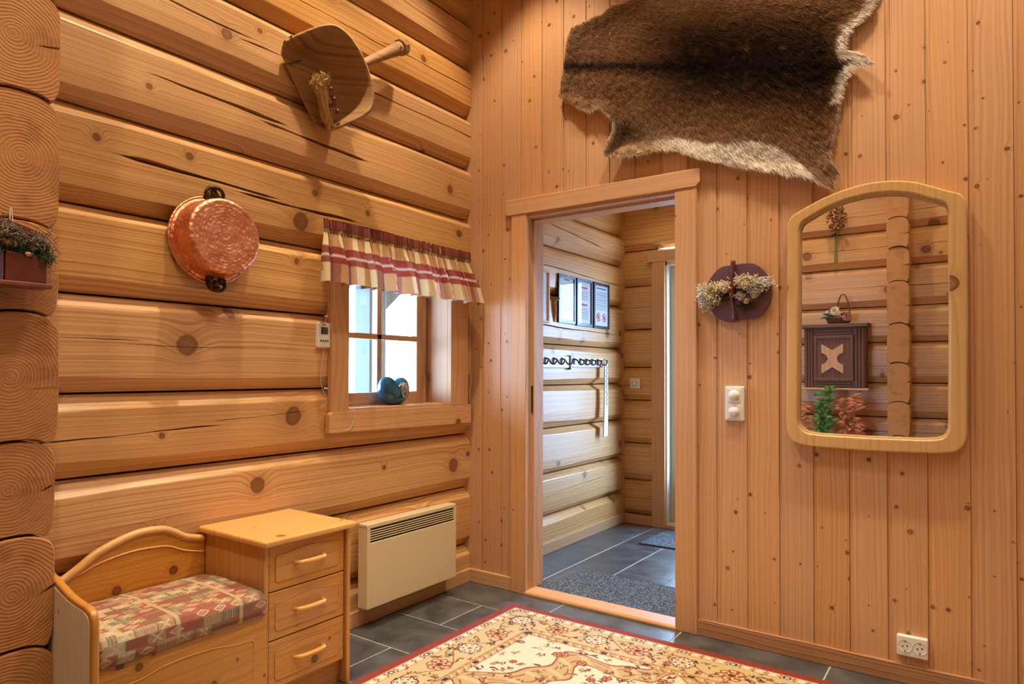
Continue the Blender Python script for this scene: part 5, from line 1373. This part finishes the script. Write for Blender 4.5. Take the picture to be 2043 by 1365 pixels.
# ------------------------------------------------------------------ things seen in the mirror, on the log wall behind the camera
CYB, CYF = FW, FW + 0.20
M['cab'] = wood('dark_cabinet_wood', srgb(116, 78, 62), srgb(76, 46, 38), srgb(40, 24, 20), 'Z', 'X', freq=35, kscale=5, ksize=0.03, kmiss=0.5, band=0.6, var=0.02, rough=0.6)
M['cabx'] = wood('dark_cabinet_wood_cross', srgb(120, 82, 64), srgb(80, 50, 40), srgb(40, 24, 20), 'X', 'Z', freq=35, kscale=5, ksize=0.03, kmiss=0.5, band=0.6, var=0.02, rough=0.6)
M['cross'] = wood('pale_cross_wood', srgb(206, 158, 112), srgb(176, 124, 80), srgb(110, 70, 40), 'Z', 'X', freq=35, kscale=5, ksize=0.02, kmiss=0.7, var=0.0)
cb_ = thing('wall_cabinet', 'dark carved wall cabinet with a pale cross seen in the mirror', 'cabinet', (1.41, FW + 0.1, 1.07))
add('body', box(1.185, 1.645, CYB + 0.0, CYF - 0.02, 1.085, 1.585), M['cab'], cb_, bevel=0.003)
add('cornice', prism([(1.165, 1.585), (1.165, 1.60), (1.155, 1.618), (1.675, 1.618), (1.665, 1.60), (1.665, 1.585)], 'y', CYB, CYF + 0.012), M['cabx'], cb_, bevel=0.004)
add('base_ledge', box(1.16, 1.67, CYB, CYF + 0.014, 1.066, 1.084), M['trim_x'], cb_, bevel=0.004)
for (a, b) in ((1.19, 1.255), (1.57, 1.64)):
    for k in range(3):
        w_ = (b - a) / 3
        add('fluted_strip', box(a + w_ * k + 0.002, a + w_ * (k + 1) - 0.002, CYF - 0.022, CYF - 0.006, 1.09, 1.58), M['cab'], cb_, bevel=0.004)
for z in (1.10, 1.125, 1.535, 1.56): add('reeded_rail', box(1.28, 1.545, CYF - 0.022, CYF - 0.004, z - 0.009, z + 0.009), M['cabx'], cb_, bevel=0.004)
dr_ = add('door', box(1.262, 1.562, CYF - 0.022, CYF - 0.002, 1.14, 1.52), M['cab'], cb_, bevel=0.003)
add('door_frame', ring_prism([(1.262, 1.14), (1.562, 1.14), (1.562, 1.52), (1.262, 1.52)], [(1.285, 1.165), (1.539, 1.165), (1.539, 1.495), (1.285, 1.495)], 'y', CYF - 0.006, CYF + 0.006), M['cab'], dr_, bevel=0.003)
cxm, czm = 1.405, 1.327
notch = [(cxm + 0.082, czm + 0.125), (cxm, czm + 0.070), (cxm - 0.082, czm + 0.125), (cxm - 0.082, czm + 0.052)] + [(cxm - 0.082 + 0.046 * math.cos(a) * 1.0, czm + 0.046 * math.sin(a)) for a in np.linspace(PI / 2 * 0.9, -PI / 2 * 0.9, 8)] + [(cxm - 0.082, czm - 0.052), (cxm - 0.082, czm - 0.125), (cxm, czm - 0.070), (cxm + 0.082, czm - 0.125), (cxm + 0.082, czm - 0.052)] + [(cxm + 0.082 - 0.046 * math.cos(a), czm + 0.046 * math.sin(a)) for a in np.linspace(-PI / 2 * 0.9, PI / 2 * 0.9, 8)] + [(cxm + 0.082, czm + 0.052)]
add('cross_panel', prism(notch, 'y', CYF - 0.004, CYF + 0.006), M['cross'], dr_)
add('door_knob', ball((1.365, CYF + 0.006, czm), 0.008, 10, 7), M['iron'], dr_, smooth=True)
# basket of flowers
M['wicker'] = plain('brown_wicker', srgb(120, 66, 44), 0.7, var=0.4, vscale=120, bmp=0.6)
M['petal'] = plain('cream_petal', srgb(238, 228, 196), 0.7)
M['petal_p'] = plain('dusky_pink_petal', srgb(178, 116, 96), 0.8)
bk0 = Vector((1.44, FW + 0.11, 1.618))
bs = thing('flower_basket', 'small wicker basket of cream flowers on top of the wall cabinet', 'flower basket', bk0)
add('basket', lathe([(0.0, 0.002), (0.075, 0.002), (0.085, 0.02), (0.098, 0.055), (0.092, 0.055), (0.078, 0.01)], bk0, (0, 0, 1), 24), M['wicker'], bs, smooth=True)
for k in range(3): add('weave_ring', tube([bk0 + Vector((math.cos(a) * (0.086 + 0.005 * k), math.sin(a) * (0.086 + 0.005 * k), 0.016 + 0.016 * k)) for a in np.linspace(0, 2 * PI, 25)], 0.004, 6, cap=False), M['wicker'], bs, smooth=True)
add('handle', tube([bk0 + Vector((0.035 + 0.05 * math.cos(a), 0, 0.05 + 0.20 * math.sin(a))) for a in np.linspace(0, PI, 16)], 0.006, 6), M['wicker'], bs, smooth=True)
def bloom(parent, c, r, mat, name='flower', petals=14, seed=1):
    g = random.Random(seed); out = []
    for k in range(petals * 2):
        th_1 = 2 * PI * k / petals + (0.2 if k >= petals else 0); el = g.uniform(0.1, 0.6) if k < petals else g.uniform(0.6, 1.3)
        d_ = Vector((math.cos(th_1) * math.cos(el), math.sin(el) * 0.8, math.sin(th_1) * math.cos(el)))
        s_ = d_.cross(Vector((0, 1, 0.1))).normalized() * r * 0.3
        c_ = Vector(c); n_ = s_.cross(d_).normalized() * r * 0.12
        out.append(([c_, c_ + d_ * r * .6 + s_, c_ + d_ * r, c_ + d_ * r * .6 - s_, c_ + d_ * r * .6 + n_], [(0, 1, 4), (1, 2, 4), (2, 3, 4), (3, 0, 4)]))
    return add(name, join(*out), mat, parent)
def leafy(parent, name, base, tip, wd, mat, bend=0.0):
    b_, t_1 = Vector(base), Vector(tip); d_ = t_1 - b_; s_ = d_.cross(Vector((0, 1, 0.2)))
    if s_.length < 1e-6: s_ = Vector((1, 0, 0))
    s_ = s_.normalized() * wd; n_ = s_.cross(d_).normalized()
    V_ = []
    for k in range(6):
        q = k / 5; w__ = math.sin(PI * min(1, q * 0.92 + 0.06)) ** 0.8
        c_ = b_ + d_ * q + n_ * bend * math.sin(PI * q) * d_.length + Vector((0, 0, -0.25 * bend * q * q * d_.length))
        V_ += [c_ - s_ * w__, c_ + n_ * wd * 0.25, c_ + s_ * w__]
    F_ = []
    for k in range(5):
        F_ += [(3 * k, 3 * k + 1, 3 * k + 4, 3 * k + 3), (3 * k + 1, 3 * k + 2, 3 * k + 5, 3 * k + 4)]
    return add(name, (V_, F_), mat, parent)
bloom(bs, bk0 + Vector((-0.015, 0.07, 0.105)), 0.046, M['petal'], seed=2); bloom(bs, bk0 + Vector((-0.065, 0.06, 0.085)), 0.034, M['petal'], seed=3)
bloom(bs, bk0 + Vector((0.075, 0.08, 0.055)), 0.045, M['petal_p'], seed=5); bloom(bs, bk0 + Vector((0.02, 0.085, 0.055)), 0.022, M['petal_p'], seed=6)
for k in range(10):
    a = rw.uniform(0, PI)
    leafy(bs, 'leaf', bk0 + Vector((0.02 * math.cos(a), 0.06, 0.06)), bk0 + Vector((-0.02 + 0.11 * math.cos(a), 0.08 + rw.uniform(-.02, .02), 0.05 + 0.07 * math.sin(a))), 0.012, M['leaf_dk'], 0.1)
# hanging dried bunch
M['dried'] = plain('dried_brown_flower', srgb(150, 98, 56), 0.9, var=0.5, vscale=80)
M['dry_stem'] = plain('dry_green_stem', srgb(112, 112, 62), 0.8)
db0 = Vector((1.415, FW + 0.045, 2.15))
db = thing('dried_bouquet', 'upside down bunch of dried brown flowers on the mirrored log wall', 'dried flowers', db0)
gs = []
for k in range(120):
    z = rw.uniform(2.42, 2.63); wdt = 0.075 * math.sin(PI * min(1, max(0.12, (z - 2.40) / 0.27))) ** 0.6
    c_ = (1.418 + rw.uniform(-wdt, wdt), FW + 0.04 + rw.uniform(-0.015, 0.035), z)
    gs.append(ball(c_, rw.uniform(0.007, 0.012), 6, 4, amp=0.5))
tag(add('flower_heads', join(*gs), M['dried'], db), kind='stuff')
for k in range(9): add('stem', tube([(1.415 + rw.uniform(-.02, .02), FW + 0.045, 2.44), (1.413 + rw.uniform(-.012, .012), FW + 0.045, 2.30), (1.412 + rw.uniform(-.018, .018), FW + 0.04, 2.14 + rw.uniform(0, .03))], 0.003, 5), M['dry_stem'], db)
add('binding', lathe([(0.014, 0.0), (0.016, 0.006), (0.014, 0.012)], (1.414, FW + 0.045, 2.36), (0, 0, 1), 14), M['twine'], db)
# low shelf with plants
M['pot'] = plain('terracotta_pot', srgb(150, 84, 58), 0.7, var=0.2)
shf = thing('plant_stand', 'low pine stand under the mirrored cabinet', 'stand', (1.36, -2.98, 0))
add('top', box(1.06, 1.68, -3.16, -2.80, 0.56, 0.585), M['trim_x'], shf, bevel=0.004)
for x in (1.09, 1.65):
    for y in (-3.13, -2.85): add('leg', box(x - 0.018, x + 0.018, y - 0.018, y + 0.018, 0.0, 0.56), M['trim_z'], shf, bevel=0.003)
M['fern'] = plain('fresh_green_leaf', srgb(82, 122, 40), 0.5, var=0.4, vscale=50)
M['redleaf'] = plain('rust_red_leaf', srgb(200, 116, 74), 0.6, var=0.4, vscale=50)
def plant(name, label, cx, cy, h, mat, n, spread, seed, wd, upright=False):
    g = random.Random(seed)
    b0 = Vector((cx, cy, 0.585))
    p = thing(name, label, 'plant', b0)
    add('pot', lathe([(0.0, 0.0), (0.038, 0.0), (0.052, 0.085), (0.056, 0.085), (0.056, 0.10), (0.048, 0.10), (0.044, 0.08)], b0, (0, 0, 1), 20), M['pot'], p, smooth=True)
    for s in range(5):
        a = g.uniform(0, 2 * PI); tp = b0 + Vector((math.cos(a) * spread * 0.6 * g.random(), math.sin(a) * spread * 0.35 * g.random(), h * g.uniform(0.7, 1.0)))
        if upright: tp = b0 + Vector((g.uniform(-.03, .03), g.uniform(-.03, .03), h * (1 - 0.1 * s)))
        stp = spline([b0 + Vector((0, 0, 0.08)), (b0 + tp) / 2 + Vector((g.uniform(-.02, .02), 0, 0.03)), tp], 4)
        add('stem', tube(stp, 0.003, 5), M['dry_stem'], p)
        for k in range(n):
            q = Vector(stp[g.randrange(2, len(stp))]); a2 = g.uniform(0, 2 * PI)
            L = g.uniform(0.06, 0.12) * (1.0 if not upright else 0.75)
            leafy(p, 'leaf', q, q + Vector((math.cos(a2) * L, math.sin(a2) * L * 0.7, g.uniform(-0.3, 0.6) * L)), wd, mat, 0.12)
plant('red_leaf_plant', 'rust red leaved plant at the lower left corner of the mirror', 1.16, -2.93, 0.38, M['redleaf'], 16, 0.20, 51, 0.014)
plant('green_plant', 'tall bushy green plant between the red plants in the mirror', 1.385, -2.88, 0.50, M['fern'], 26, 0.12, 52, 0.015, True)
plant('red_leaf_plant', 'rust red leaved plant right of the green one in the mirror', 1.575, -2.95, 0.42, M['redleaf'], 14, 0.18, 53, 0.014)
